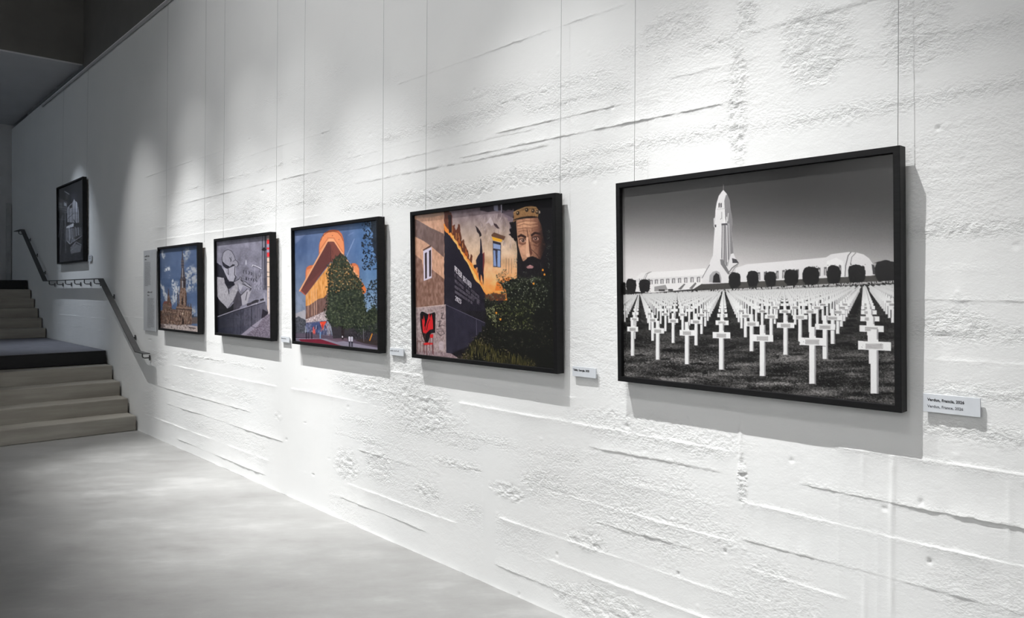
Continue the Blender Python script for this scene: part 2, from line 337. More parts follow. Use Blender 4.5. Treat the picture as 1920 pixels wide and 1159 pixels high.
box('wall_right_end', (2.38, 0.0, 0), (XNEAR, 0.04, ZTOP), M['wall'])['kind'] = 'structure'
XB = onwall(152, 119)[0]; ZS = onwall(152, 120)[2]
box('wall_upper', (XB, 0.03, ZTOP), (XNEAR, 0.25, ZCEIL), M['dark_wall'])['kind'] = 'structure'
box('wall_bulkhead', (XB - 0.2, YOPP, ZS), (XB, 0.03, ZCEIL), M['dark_wall'])['kind'] = 'structure'
box('ceiling_soffit', (XFAR, YOPP, ZS - 0.02), (XB - 0.004, 0.02, ZS + 0.18), M['soffit'])['kind'] = 'structure'
box('ceiling', (XB - 0.2, YOPP, ZCEIL), (XNEAR, 0.25, ZCEIL + 0.15), M['dark_wall'])['kind'] = 'structure'
box('wall_far', (XFAR - 0.2, YOPP, 0), (XFAR, 0.25, ZCEIL), M['far_wall'])['kind'] = 'structure'
box('wall_left', (XFAR, YOPP - 0.2, 0), (XNEAR, YOPP, ZCEIL), M['hall_wall'])['kind'] = 'structure'
box('wall_near', (XNEAR, YOPP, 0), (XNEAR + 0.2, 0.25, ZCEIL), M['hall_wall'])['kind'] = 'structure'
pil = box('trim_1', (XFAR, -0.085, 1.735), (XFAR + 0.04, -0.012, 3.15), M['pilaster'], None, 0.006); pil['kind'] = 'structure'
# picture rail along the top of the wall
box('trim_2', (-13.6, -0.026, 4.448), (2.3, -0.008, 4.476), M['trim'], None, 0.003)['kind'] = 'structure'

# ------------------------------------------------------------------ stairs
SW = -4.4                        # the flights run out of the picture to the left
def flight(label, xs, z0, rise, name='staircase', xend=None):
    root = empty(name, (xs[0], SW / 2, z0)); tag(root, label, 'stairs')
    for k, x in enumerate(xs):
        xe = xs[k + 1] - 0.012 if k + 1 < len(xs) else xend
        st = box('step', (xe - xs[0], SW / 2, 0.0), (x - xs[0], -SW / 2 - 0.014, (k + 1) * rise), M['step'], root, 0.012, 2)
    return root
RI = 0.1635
flight('lower flight of four grey concrete steps rising from the floor', [-8.85, -9.15, -9.46, -9.77], 0.0, RI, xend=-10.35)
ld = empty('landing_platform', (-10.03, SW / 2, 4 * RI)); tag(ld, 'slate grey landing platform with black front edge between the two flights', 'platform')
box('platform_body', (-3.9, SW / 2, -4 * RI), (-0.35, -SW / 2 - 0.014, 0.15), M['step'], ld)
box('front_edge', (-0.34, SW / 2, 0.004), (0.0, -SW / 2 - 0.016, 0.158), M['black_edge'], ld, 0.006)
box('carpet', (-3.9, SW / 2, 0.16), (-0.004, -SW / 2 - 0.02, 0.166), M['slate'], ld)
ZL = 4 * RI + 0.167
flight('upper flight of five grey concrete steps behind the slate grey landing', [-13.35, -13.64, -13.92, -14.20, -14.48], ZL, 0.150, xend=-15.0)
ZU = ZL + 5 * 0.150
up = empty('landing_platform', (-14.76, SW / 2, ZU)); tag(up, 'black edged platform at the very top of the stairs', 'platform')
box('platform_body', (-1.45, SW / 2, -ZU), (-0.3, -SW / 2 - 0.014, 0.12), M['step'], up)
box('front_edge', (-0.29, SW / 2, 0.004), (0.0, -SW / 2 - 0.016, 0.150), M['black_edge'], up, 0.006)
box('carpet', (-1.45, SW / 2, 0.152), (-0.004, -SW / 2 - 0.02, 0.158), M['slate'], up)

# ------------------------------------------------------------------ handrail of flat steel bar
hr = empty('handrail', (-8.45, -0.08, 0.90)); tag(hr, 'dark steel flat bar handrail bending down the white wall beside the stairs', 'handrail')
HP = [(-8.27, .895), (-8.57, .90), (-10.01, 1.70), (-13.05, 1.70), (-14.78, 2.585), (-15.35, 2.585)]
def barmesh():
    y0, y1, t = -0.112, -0.05, 0.010
    V = []; F = []
    for i, (x, z) in enumerate(HP):
        a = Vector((HP[max(i - 1, 0)][0], HP[max(i - 1, 0)][1])); b = Vector((HP[min(i + 1, 5)][0], HP[min(i + 1, 5)][1])); c = Vector((x, z))
        d1 = (c - a).normalized() if i else (b - c).normalized(); d2 = (b - c).normalized() if i < 5 else d1
        d = (d1 + d2).normalized(); n = Vector((-d.y, d.x)); n = n if n.y > 0 else -n
        n = n * (t / max(0.5, n.dot(Vector((-d1.y, d1.x)) if Vector((-d1.y, d1.x)).y > 0 else Vector((d1.y, -d1.x)))))
        for (y, s) in ((y0, 1), (y1, 1), (y1, 0), (y0, 0)):
            V.append((x - n.x * (1 - s) + 8.45, y + 0.08, z - n.y * (1 - s) - 0.90))
    for i in range(5):
        for k in range(4): F.append((i * 4 + k, i * 4 + (k + 1) % 4, i * 4 + 4 + (k + 1) % 4, i * 4 + 4 + k))
    F.append((0, 1, 2, 3)[::-1]); F.append((20, 21, 22, 23))
    me = bpy.data.meshes.new('rail_bar'); me.from_pydata(V, [], F)
    bm = bmesh.new(); bm.from_mesh(me); bmesh.ops.recalc_face_normals(bm, faces=bm.faces[:]); bm.to_mesh(me); bm.free(); return me
link('rail_bar', barmesh(), M['rail_metal'], hr)
def railz(x):
    for (a, za), (b, zb) in zip(HP[:-1], HP[1:]):
        if b <= x <= a: return za + (zb - za) * (a - x) / (a - b)
    return HP[0][1]
for px in (282, 254.8, 215.2, 189.8, 171.1, 152.5, 134.9, 119.0, 103.9, 85.8, 71.1, 57.9, 44):
    x = onwall(px, 600)[0]
    if px == 44: x = -15.1
    z = railz(x)
    pts = [(0, -0.0, -0.008), (0, 0.0, -0.045), (0, 0.008, -0.060), (0, 0.022, -0.064), (0, 0.072, -0.064)]
    b = link('bracket', tubemesh('bracket', pts, 0.0065, 8), M['rail_metal'], hr, (x + 8.45, 0, z - 0.90))
    pl = link('wall_plate', boxmesh('wall_plate', (-0.016, 0.068, -0.092), (0.016, 0.076, -0.036), 0.003), M['rail_metal'], b)

# ------------------------------------------------------------------ picture painting
class Art:
    """A photographic print painted as colours on its own flat mesh."""
    def __init__(s, O, U, V, w, h):
        s.O, s.U, s.V = (np.array(q, float) for q in (O, U, V)); s.w, s.h = w, h
        uu, vv = np.meshgrid(np.linspace(0, 1, w), np.linspace(0, 1, h)); s.u, s.v = uu, vv
        P = s.O + uu[..., None] * s.U + vv[..., None] * s.V
        s.PX, s.PY = project(P)
        s.c = np.zeros((h, w, 3)); s.N = np.cross(s.U, s.V)
        s.z = (0, 0, 1); s.lw = 1.0
    def zoom(s, ox, oy, k): s.z = (ox, oy, k)
    def q(s, pts): return [(s.z[0] + x / s.z[2], s.z[1] + y / s.z[2]) for x, y in pts]
    def T(s, pts):
        C0 = np.array((0, -DIST, EYE)); out = []
        for x, y in pts:
            r = np.array(ray(x, y)); t = (s.O - C0).dot(s.N) / r.dot(s.N); d = C0 + t * r - s.O
            out.append((d.dot(s.U) / s.U.dot(s.U) * (s.w - 1), d.dot(s.V) / s.V.dot(s.V) * (s.h - 1)))
        return np.array(out)
    def win(s, c, pad=2):
        x0 = max(0, int(c[:, 0].min()) - pad); x1 = min(s.w, int(c[:, 0].max()) + pad + 2)
        y0 = max(0, int(c[:, 1].min()) - pad); y1 = min(s.h, int(c[:, 1].max()) + pad + 2)
        return None if x1 <= x0 or y1 <= y0 else (slice(y0, y1), slice(x0, x1))
    def put(s, sl, m, col, a=1.0):
        m = np.clip(m, 0, 1)[..., None] * a
        col = np.asarray(col, float)
        if col.ndim == 3 and col.shape[:2] == s.c.shape[:2]: col = col[sl]
        s.c[sl] = s.c[sl] * (1 - m) + col * m
    def poly(s, pts, col, a=1.0, raw=False, wob=0.0, seed=1):
        c = s.T(pts if raw else s.q(pts)); sl = s.win(c)
        if sl is None: return
        Y, X = np.mgrid[sl].astype(float)
        if wob:
            k = 6.0
            X = X + wob * (fbm(X / k, Y / k, seed, 2) - 0.5) * 2; Y = Y + wob * (fbm(X / k + 50, Y / k, seed, 2) - 0.5) * 2
        acc = np.zeros(X.shape)
        for dy in (-.33, 0, .33):
            for dx in (-.33, 0, .33):
                ins = np.zeros(X.shape, bool); xx = X + dx; yy = Y + dy
                for (xa, ya), (xb, yb) in zip(c, np.roll(c, -1, 0)):
                    if ya == yb: continue
                    cr = (ya > yy) != (yb > yy)
                    ins ^= cr & (xx < (xb - xa) * (yy - ya) / (yb - ya) + xa)
                acc += ins
        s.put(sl, acc / 9, col, a)
    def line(s, pts, w, col, a=1.0, raw=False):
        p = pts if raw else s.q(pts); w = w * s.lw
        for (xa, ya), (xb, yb) in zip(p[:-1], p[1:]):
            sl = s.win(s.T([(xa, ya), (xb, yb)]), 3 + int(w * 2.5))
            if sl is None: continue
            x, y = s.PX[sl], s.PY[sl]; L2 = (xb - xa) ** 2 + (yb - ya) ** 2 + 1e-9
            t = np.clip(((x - xa) * (xb - xa) + (y - ya) * (yb - ya)) / L2, 0, 1)
            d = np.hypot(x - xa - t * (xb - xa), y - ya - t * (yb - ya))
            s.put(sl, (w / 2 - d) / 0.8 + 0.5, col, a)
    def ell(s, x, y, rx, ry, col, a=1.0, raw=False, soft=0.25, rot=0.0):
        if not raw: (x, y), rx, ry = s.q([(x, y)])[0], rx / s.z[2], ry / s.z[2]
        r = max(rx, ry); sl = s.win(s.T([(x - r, y - r), (x + r, y + r)]), 2)
        if sl is None: return
        dx, dy = s.PX[sl] - x, s.PY[sl] - y; cr, sr = math.cos(rot), math.sin(rot)
        d = np.hypot((dx * cr + dy * sr) / rx, (dy * cr - dx * sr) / ry)
        s.put(sl, (1 - d) / soft + 0.5 if soft < 1 else np.exp(-2.2 * d * d), col, a)
    def nz(s, sx, sy, seed, o=4): return fbm(s.PX / sx, s.PY / sy, seed, o)
    def full(s, col, a=1.0, mask=None):
        s.put((slice(None), slice(None)), np.ones(s.u.shape) if mask is None else mask, col, a)
    def grain(s, amp, sx, sy, seed, mask=None):
        n = (s.nz(sx, sy, seed, 3) - 0.5) * 2 * amp
        s.c += (n if mask is None else n * mask)[..., None]
    def inside(s, pts, raw=False):
        k = s.c.copy(); s.c[:] = 0; s.poly(pts, (1, 1, 1), 1, raw); m = s.c[..., 0].copy(); s.c[:] = k; return m
    def leaves(s, n, pts, size, cols, seed, a=1.0, asp=1.6):
        rs = random.Random(seed); p = s.q(pts); x0 = min(q[0] for q in p); x1 = max(q[0] for q in p); y0 = min(q[1] for q in p); y1 = max(q[1] for q in p)
        k = 0
        while k < n:
            x, y = rs.uniform(x0, x1), rs.uniform(y0, y1); ins = False
            for (xa, ya), (xb, yb) in zip(p, p[1:] + p[:1]):
                if (ya > y) != (yb > y) and x < (xb - xa) * (y - ya) / (yb - ya) + xa: ins = not ins
            k += 1
            if not ins: continue
            z = size * rs.uniform(0.5, 1.3)
            s.ell(x, y, z * asp * 0.6, z * 0.6, rs.choice(cols), a * rs.uniform(0.5, 1), True, 0.6, rs.uniform(0, 3.1))
    def fringe(s, pts, n, spread, size, cols, seed):
        rs = random.Random(seed); p = s.q(pts); L = [math.hypot(b[0] - a[0], b[1] - a[1]) for a, b in zip(p, p[1:] + p[:1])]
        for k in range(n):
            i = rs.choices(range(len(p)), L)[0]; t = rs.random(); a, b = p[i], p[(i + 1) % len(p)]
            z = size * rs.uniform(.5, 1.3)
            s.ell(a[0] + (b[0] - a[0]) * t + rs.gauss(0, spread), a[1] + (b[1] - a[1]) * t + rs.gauss(0, spread), z, z * .6, rs.choice(cols), rs.uniform(.6, 1), True, .6, rs.uniform(0, 3.1))
    def mesh(s, gain=1.0):
        s.c += ((np.random.RandomState(3).rand(s.h, s.w) - 0.5) * 9)[..., None]              # film grain
        P = s.O + s.u[..., None] * s.U + s.v[..., None] * s.V
        me = gridmesh('print', P, False); me.flip_normals()
        at = me.attributes.new('print_colour', 'FLOAT_COLOR', 'POINT')
        c = np.ones((s.h, s.w, 4), np.float32); c[..., :3] = np.clip(lin(np.clip(s.c, 0, 255)) * gain, 0.004, 0.9)
        at.data.foreach_set('color', c.ravel()); return me

GL = {'P': [[(0, 0), (0, 1)], [(0, 0), (.9, .05), (.9, .5), (0, .55)]], 'E': [[(.9, 0), (0, 0), (0, 1), (.9, 1)], [(0, .5), (.7, .5)]], 'T': [[(0, 0), (1, 0)], [(.5, 0), (.5, 1)]],
      'R': [[(0, 1), (0, 0), (.9, .05), (.9, .5), (0, .55), (.9, 1)]], 'D': [[(0, 0), (0, 1), (.7, .9), (.9, .5), (.7, .1), (0, 0)]], 'C': [[(.9, .1), (.4, 0), (0, .4), (0, .7), (.4, 1), (.9, .9)]],
      'I': [[(.4, 0), (.4, 1)]], ' ': [], '2': [[(0, .15), (.5, 0), (.9, .25), (0, 1), (.9, 1)]], '0': [[(.45, 0), (.05, .3), (.05, .7), (.45, 1), (.85, .7), (.85, .3), (.45, 0)]], '3': [[(0, .05), (.8, .1), (.4, .45), (.85, .7), (.4, 1), (0, .9)]]}
def lettering(A, text, p0, p1, hvec, w, col):
    n = len(text)
    for i, ch in enumerate(text):
        for st in GL[ch]:
            A.line([(p0[0] + (p1[0] - p0[0]) * (i + 0.72 * x) / n + hvec[0] * y, p0[1] + (p1[1] - p0[1]) * (i + 0.72 * x) / n + hvec[1] * y) for x, y in st], w, col)
# ---- the cemetery photograph (black and white)
def paint_cemetery(A):
    u, v = A.u, A.v
    t = v + 0.055 - 0.15 * u
    g = np.interp(t, [-.1, 0, .08, .16, .24, .33, .42, .52], [44, 50, 60, 82, 116, 164, 202, 224])
    A.full(np.stack([g, g * 0.985, g * 0.985], -1))
    hor = 548 - 0.0509 * (A.PX - 1187)
    n = A.nz(2.2, 1.3, 11, 3); n2 = A.nz(30, 5, 13, 3)
    n3 = A.nz(70, 9, 17, 3); near = np.clip((A.PY - 620) / 60, 0, 1)
    gr = 44 + (70 + 90 * near) * (n - 0.5) + (60 + 150 * near) * (n3 - 0.5) + 30 * (n2 - 0.5) + 22 * near
    gr = np.clip(gr, 16, 165)
    A.full(np.stack([gr, gr * .98, gr * .97], -1), 1, np.clip(A.PY - hor + 6, 0, 1))
    # bank before the building
    A.poly([(1330, 536), (1352, 530), (1395, 528), (1500, 520), (1560, 512), (1640, 508), (1682, 512), (1682, 526), (1330, 543)], (78, 76, 73), 1, True)
    A.zoom(1150, 300, 4.293)
    W1 = (228, 226, 226)
    # left wing
    A.poly([(165, 990), (178, 950), (225, 908), (300, 903), (520, 890), (740, 872), (760, 900), (760, 1010), (640, 1040), (300, 1070), (170, 1060)], W1)
    A.poly([(180, 960), (740, 925), (740, 950), (180, 985)], (205, 203, 204), .6)
    A.line([(255, 960), (275, 915), (305, 900)], 1.0, (120, 118, 118)); A.line([(245, 955), (262, 918), (290, 902)], .8, (150, 148, 148))
    for k in range(9):
        x = 290 + k * 43 + k * k * .6
        A.poly([(x, 966 - k * 3), (x + 26, 964 - k * 3), (x + 26, 1000 - k * 2), (x, 1000 - k * 2)], (120, 118, 120))
        A.poly([(x + 9, 972 - k * 3), (x + 19, 972 - k * 3), (x + 19, 1000 - k * 2), (x + 9, 1000 - k * 2)], (212, 210, 210))
    A.poly([(330, 1020), (420, 1005), (440, 1050), (330, 1058)], (150, 148, 148)); A.poly([(365, 1042), (415, 1042), (415, 1056), (365, 1056)], (50, 48, 48)); A.poly([(440, 1040), (480, 1040), (480, 1054), (440, 1054)], (50, 48, 48))
    A.poly([(520, 1040), (570, 995), (580, 1000), (545, 1045)], (110, 108, 108)); A.poly([(610, 1035), (660, 985), (670, 995), (635, 1040)], (110, 108, 108))
    A.poly([(640, 1042), (720, 992), (930, 985), (930, 1035)], (70, 68, 66))
    # right wing and apse
    A.zoom(1400, 270, 3.865)
    A.poly([(-80, 900), (0, 872), (290, 848), (575, 822), (610, 800), (640, 795), (740, 783), (800, 788), (850, 802), (888, 830), (915, 870), (930, 950), (900, 955), (700, 965), (300, 985), (0, 1000), (-80, 1000)], (222, 220, 221))
    A.poly([(580, 850), (650, 825), (700, 850), (715, 960), (585, 965)], (236, 235, 235), .8)
    A.line([(712, 960), (718, 880), (735, 810), (755, 785)], 1.6, (95, 93, 94)); A.line([(752, 870), (762, 820), (790, 790)], 1.2, (110, 108, 108))
    A.poly([(905, 870), (925, 880), (935, 945), (915, 945)], (70, 68, 70))
    for x0, x1, y in ((80, 98, 930), (125, 145, 927), (215, 232, 920), (258, 278, 915), (355, 378, 910), (510, 535, 898), (560, 580, 893), (670, 685, 885)):
        A.poly([(x0, y), (x1, y - 2), (x1, y + 58), (x0, y + 60)], (105, 103, 105)); A.poly([(x0 + 6, y + 12), (x1 - 5, y + 12), (x1 - 5, y + 60), (x0 + 6, y + 60)], (190, 188, 188))
    # the tower
    A.zoom(1150, 300, 4.293)
    A.poly([(885, 240), (868, 262), (848, 290), (832, 345), (822, 405), (819, 462), (808, 472), (808, 532), (816, 548), (809, 640), (804, 720), (802, 768), (784, 805), (770, 850), (742, 905), (715, 955), (715, 1000), (930, 990), (930, 905), (965, 850), (1012, 828), (985, 795), (966, 750), (962, 690), (956, 610), (950, 548), (958, 520), (955, 460), (943, 400), (936, 325), (915, 275)], (218, 216, 217))
    A.poly([(905, 285), (915, 275), (936, 325), (943, 400), (955, 460), (958, 520), (950, 548), (962, 690), (966, 750), (940, 760), (925, 690), (915, 540), (900, 470), (893, 330)], (128, 126, 128))
    A.poly([(872, 520), (935, 510), (945, 760), (920, 860), (870, 800)], (165, 163, 165))
    for a, b in (((878, 520), (872, 790)), ((893, 525), (892, 830)), ((920, 525), (926, 800)), ((905, 530), (910, 850))): A.line([a, b], 1.3, (88, 86, 90))
    A.line([(884, 525), (882, 800)], 1.0, (235, 233, 233)); A.line([(912, 460), (918, 820)], 1.3, (238, 236, 236)); A.line([(893, 400), (893, 520)], 1.0, (240, 238, 238))
    A.line([(872, 420), (872, 470), (862, 478)], 1.0, (120, 118, 120)); A.line([(925, 430), (920, 490)], 1.2, (220, 218, 218))
    A.poly([(815, 522), (828, 520), (828, 540), (818, 543)], (60, 58, 60)); A.poly([(870, 512), (915, 508), (920, 524), (870, 526)], (80, 78, 82))
    for x in (847, 863): A.poly([(x, 350), (x + 9, 344), (x + 9, 380), (x, 386)], (45, 43, 46))
    A.line([(835, 398), (905, 390)], .7, (170, 168, 168)); A.line([(818, 462), (812, 530)], .8, (170, 168, 170))
    A.line([(886, 200), (886, 245)], .8, (150, 148, 148))
    A.poly([(770, 985), (775, 930), (800, 900), (830, 892), (855, 905), (870, 950), (868, 990)], (165, 163, 165)); A.poly([(800, 988), (805, 935), (828, 908), (852, 925), (862, 988)], (38, 36, 38))
    A.line([(715, 950), (745, 895), (775, 845)], 1.2, (110, 108, 110)); A.poly([(860, 800), (880, 800), (935, 905), (925, 925), (865, 840)], (120, 118, 120)); A.poly([(955, 790), (990, 800), (1012, 830), (960, 830)], (70, 68, 72))
    A.line([(930, 905), (955, 870), (1005, 835)], 1.5, (90, 88, 90)); A.line([(950, 915), (975, 870), (1000, 850)], 1.0, (110, 108, 110))
    # clipped trees
    def tree(x0, x1, y0, y1, seed):
        cx = (x0 + x1) / 2; w = (x1 - x0) / 2; h = y1 - y0
        A.poly([(cx - w * .62, y1), (cx - w * .95, y1 - h * .3), (cx - w, y0 + h * .35), (cx - w * .8, y0 + h * .1), (cx - w * .2, y0), (cx + w * .3, y0 + h * .03), (cx + w * .85, y0 + h * .12), (cx + w, y0 + h * .4), (cx + w * .95, y1 - h * .25), (cx + w * .6, y1)], (26, 25, 26), 1, False, 1.5, seed)
        A.leaves(60, [(x0, y0), (x1, y0), (x1, y1), (x0, y1)], 1.3, [(52, 50, 50), (14, 14, 15), (40, 39, 39)], seed, .7)
    for q in ((70, 100, 985, 1070), (103, 186, 955, 1072), (206, 296, 960, 1064), (928, 1026, 905, 1032)): tree(*q, 3 + q[0])
    A.zoom(1400, 270, 3.865)
    for q in ((0, 86, 918, 1036), (131, 215, 924, 1032), (272, 376, 908, 1027), (405, 526, 888, 1026), (579, 682, 878, 1016), (733, 862, 872, 1006), (929, 1085, 840, 1000)): tree(*q, 5 + abs(q[0]))
    # the crosses stand on a lattice: solve its perspective from measured feet
    src = [(0, 0, 1187, 667), (1, 0, 1233.5, 674), (2, 0, 1288, 684), (3, 0, 1352, 695.6), (4, 0, 1429.5, 707), (5, 0, 1523, 719.5), (6, 0, 1639, 736.5), (0, 1, 1223.6, 638), (1, 1, 1262, 643.5), (2, 1, 1305, 647.6), (4, 1, 1409.5, 659), (5, 1, 1473.8, 664), (6, 1, 1547.6, 673)]
    R_ = []
    for i, j, x, y in src:
        R_.append([i, j, 1, 0, 0, 0, -x * i, -x * j, -x]); R_.append([0, 0, 0, i, j, 1, -y * i, -y * j, -y])
    R_.append(list(np.array([0, 1., 0, 0, 0, 0, 0, -1357., 0]) * 20)); R_.append(list(np.array([0, 0, 0, 0, 1., 0, 0, -540., 0]) * 20))
    Hm = np.linalg.svd(np.array(R_))[2][-1].reshape(3, 3)
    feet = []
    for j in range(0, 34):
        for i in range(-34, 46):
            p = Hm @ np.array((i, j, 1.0))
            if p[2] * (Hm @ np.array((3, 0, 1.0)))[2] <= 0: continue
            x, y = p[0] / p[2], p[1] / p[2]; yh = 548 - 0.0509 * (x - 1187); h = 0.565 * (y - yh)
            if not (1160 < x < 1700) or h < 4.6 or y > 760: continue
            feet.append((y - yh, x, y, h))
    feet.sort()
    far = np.clip(A.PY - hor - 2.5, 0, 1) * np.clip((9.0 - (A.PY - hor)) / 3, 0, 1)
    st = (A.nz(1.6, 3.0, 77, 2) > 0.42) * 1.0
    A.full((214, 212, 212), .85, far * st)
    for k, (d, x, y, h) in enumerate(feet):
        wx = max(.13, .19 * (1 + (x - 1352) / 287 * .35)); pw = max(0.9, h * .108 * (1 + (x - 1352) / 287 * .12)); hw = h * wx; yt = y - h; sl = -0.0509 * 1.2 + (d / 155) * 0.11
        br = min(238, 196 + h)
        if h > 22:
            A.poly([(x + pw * .5, y - 2), (x + hw * 1.7, y - 4 + sl * 20), (x + hw * 2.4, y + .5), (x + pw, y + 1.5)], (14, 14, 14), .8, True)
        A.poly([(x - pw / 2, yt), (x + pw / 2, yt), (x + pw / 2, y), (x - pw / 2, y)], (br,) * 3, 1, True)
        if h > 14: A.poly([(x + pw * .28, yt), (x + pw / 2, yt), (x + pw / 2, y), (x + pw * .28, y)], (150, 148, 150), .9, True)
        ya = yt + h * .19; yb = yt + h * .325
        A.poly([(x - hw, ya - sl * hw * .5), (x - pw * .5, ya), (x - pw * .5, ya - h * .03), (x + pw * .5, ya - h * .03), (x + pw * .5, ya), (x + hw, ya + sl * hw * .5), (x + hw, yb + sl * hw * .5), (x - hw, yb - sl * hw * .5)], (br,) * 3, 1, True)
        if h > 40:
            A.poly([(x - hw * .52, ya + h * .035), (x + hw * .5, ya + h * .04), (x + hw * .5, yb - h * .02), (x - hw * .52, yb - h * .025)], (196, 194, 194), .9, True)
            A.line([(x - hw * .52, ya + h * .035), (x + hw * .5, ya + h * .04), (x + hw * .5, yb - h * .02), (x - hw * .52, yb - h * .025), (x - hw * .52, ya + h * .035)], .5, (120, 118, 118), .8, True)
            for q in (.06, .085): A.line([(x - hw * .45, ya + h * q), (x + hw * .42, ya + h * q + .4)], .6, (110, 108, 110), .8, True)
            A.line([(x + pw * .5, yb + .8), (x + hw, yb + .8 + sl * hw * .5)], .9, (60, 58, 60), .7, True)
    rs = random.Random(5)
    for k in range(900):
        x, y = rs.uniform(1170, 1680), 762 - 130 * rs.random() ** 1.8; b = rs.choice((150, 130, 190, 110, 20, 20))
        if any(abs(x - f[1]) < f[3] * .09 and f[2] - f[3] < y < f[2] for f in feet if f[3] > 35): continue
        A.ell(x, y, rs.uniform(.5, 1.3), rs.uniform(.4, .9), (b, b, b), .7, True, .7)
    for x, y in ((1208, 676), (1270, 690), (1407, 724), (1490, 718), (1320, 700), (1608, 740), (1455, 668)):
        for q in range(14): A.ell(x + rs.gauss(0, 4), y + rs.gauss(0, 2.5), 1.6, 1.2, (16, 16, 16), .7, True, .7)

# ---- the photograph of the mural with the crowned man
def paint_mural(A):
    A.full((24, 21, 27))
    # mural sky: mauve above, cream, orange at the foot
    Y = A.PY; t = (Y - 395) / 160.0
    sky = np.stack([np.interp(t, [0, .2, .5, .8, 1], [142, 178, 222, 246, 252]), np.interp(t, [0, .2, .5, .8, 1], [126, 158, 190, 178, 150]), np.interp(t, [0, .2, .5, .8, 1], [134, 150, 160, 118, 62])], -1)
    n = A.nz(9, 14, 31, 4); sky = sky + ((n - .5) * 70)[..., None]
    A.zoom(765, 370, 6.103)
    A.poly([(412, 60), (1250, -30), (1250, 1180), (412, 1180)], sky)
    A.zoom(900, 355, 6.1)
    rs = random.Random(12)
    for k in range(80):
        x, y = rs.uniform(0, 360), rs.uniform(270, 640); l = rs.uniform(15, 55)
        A.line([(x, y), (x + rs.uniform(-18, 14), y + l)], rs.uniform(.5, 1.3), rs.choice([(212, 196, 198), (236, 222, 214), (120, 104, 116), (160, 142, 150)]), .5)
    A.poly([(150, 385), (190, 400), (225, 450), (195, 448), (160, 410)], (70, 52, 58)); A.poly([(60, 400), (120, 315), (160, 400), (130, 420), (100, 380)], (214, 200, 204), .7)
    for x in (300, 330, 362): A.line([(x, 760 + x * .1), (x - 2, 960)], .8, (120, 84, 70), .7)
    A.poly([(190, 1060), (330, 1000), (420, 1159), (170, 1159)], (226, 118, 40), .8)
    # window of the mural wall
    A.poly([(128, 522), (160, 493), (292, 540), (272, 582), (135, 540)], (104, 72, 58)); A.poly([(134, 542), (255, 575), (246, 604), (150, 585)], (242, 178, 48))
    A.poly([(146, 588), (240, 612), (238, 895), (150, 888)], (52, 46, 60))
    A.poly([(152, 618), (234, 638), (234, 690), (152, 676)], (150, 168, 208)); A.poly([(154, 696), (184, 704), (190, 880), (154, 878)], (140, 160, 206)); A.poly([(200, 700), (233, 700), (233, 890), (198, 886)], (150, 172, 216))
    A.line([(176, 706), (192, 885)], 1.2, (60, 52, 64))
    # dark gable, dark background of the head
    A.poly([(250, 120), (420, 80), (860, 20), (860, 1180), (420, 1180), (425, 700), (400, 420), (380, 330), (250, 270)], (19, 17, 21))
    A.poly([(0, 150), (250, 100), (250, 240), (150, 250), (90, 262), (0, 240)], (58, 50, 58)); A.poly([(155, 170), (205, 165), (207, 255), (160, 240)], (140, 140, 160)); A.poly([(238, 165), (250, 165), (250, 265), (240, 262)], (190, 186, 200))
    A.poly([(250, 245), (390, 230), (380, 330), (410, 560), (330, 480), (340, 380), (290, 320)], (120, 104, 116), .75, False, 3, 3)
    # hair
    A.poly([(332, 378), (372, 372), (385, 330), (425, 360), (440, 620), (405, 590), (372, 560), (330, 512), (352, 500), (335, 455), (360, 440)], (22, 18, 22), 1, False, 1.5, 4)
    # face
    A.poly([(413, 352), (520, 332), (662, 326), (702, 420), (722, 560), (748, 640), (722, 742), (690, 806), (600, 764), (540, 790), (492, 828), (462, 742), (436, 640), (424, 520)], (196, 146, 116))
    fm = A.inside([(413, 352), (520, 332), (662, 326), (702, 420), (722, 560), (748, 640), (722, 742), (690, 806), (600, 764), (540, 790), (492, 828), (462, 742), (436, 640), (424, 520)])
    zx = (A.PX - 900) * 6.1; zy = (A.PY - 355) * 6.1
    A.full((84, 50, 42), 1, fm * np.clip((zx - 560) / 170, 0, .8)); A.full((22, 18, 20), 1, fm * np.clip((zx - 660) / 80, 0, .9)); A.full((110, 70, 56), 1, fm * np.clip((A.nz(2.5, 3.5, 19, 4) - .5) * 2.2, 0, .55)); A.full((232, 178, 146), 1, fm * np.clip(1 - np.hypot((zx - 490) / 80, (zy - 700) / 130), 0, .8))
    A.full((226, 172, 136), 1, fm * np.clip(1 - np.hypot((zx - 520) / 130, (zy - 400) / 60), 0, .7))
    for pts in ([(425, 385), (520, 360), (640, 365)], [(428, 420), (500, 395), (570, 410), (670, 395)], [(430, 455), (520, 440), (600, 445), (680, 430)], [(440, 485), (500, 470), (540, 480)], [(590, 480), (640, 460), (690, 470)]):
        A.line(pts, 1.1, (118, 74, 58), .75)
    A.line([(432, 405), (520, 380), (650, 380)], 1.0, (238, 190, 156), .6); A.line([(440, 440), (530, 424), (660, 415)], 1.0, (236, 188, 152), .6)
    A.poly([(428, 535), (470, 508), (532, 540), (528, 566), (470, 540), (436, 556)], (58, 34, 32)); A.poly([(578, 520), (622, 486), (690, 498), (694, 524), (632, 512), (590, 542)], (48, 28, 28))
    A.poly([(440, 560), (530, 562), (540, 620), (480, 645), (440, 620)], (124, 78, 62), .55); A.poly([(585, 535), (690, 525), (700, 600), (640, 625), (590, 590)], (84, 50, 42), .6)
    A.ell(490, 587, 36, 20, (206, 166, 146)); A.ell(640, 565, 36, 20, (176, 136, 120))
    for x, y in ((492, 586), (637, 564)):
        A.ell(x, y, 18, 18, (54, 34, 32)); A.ell(x - 4, y - 5, 6, 6, (214, 180, 164))
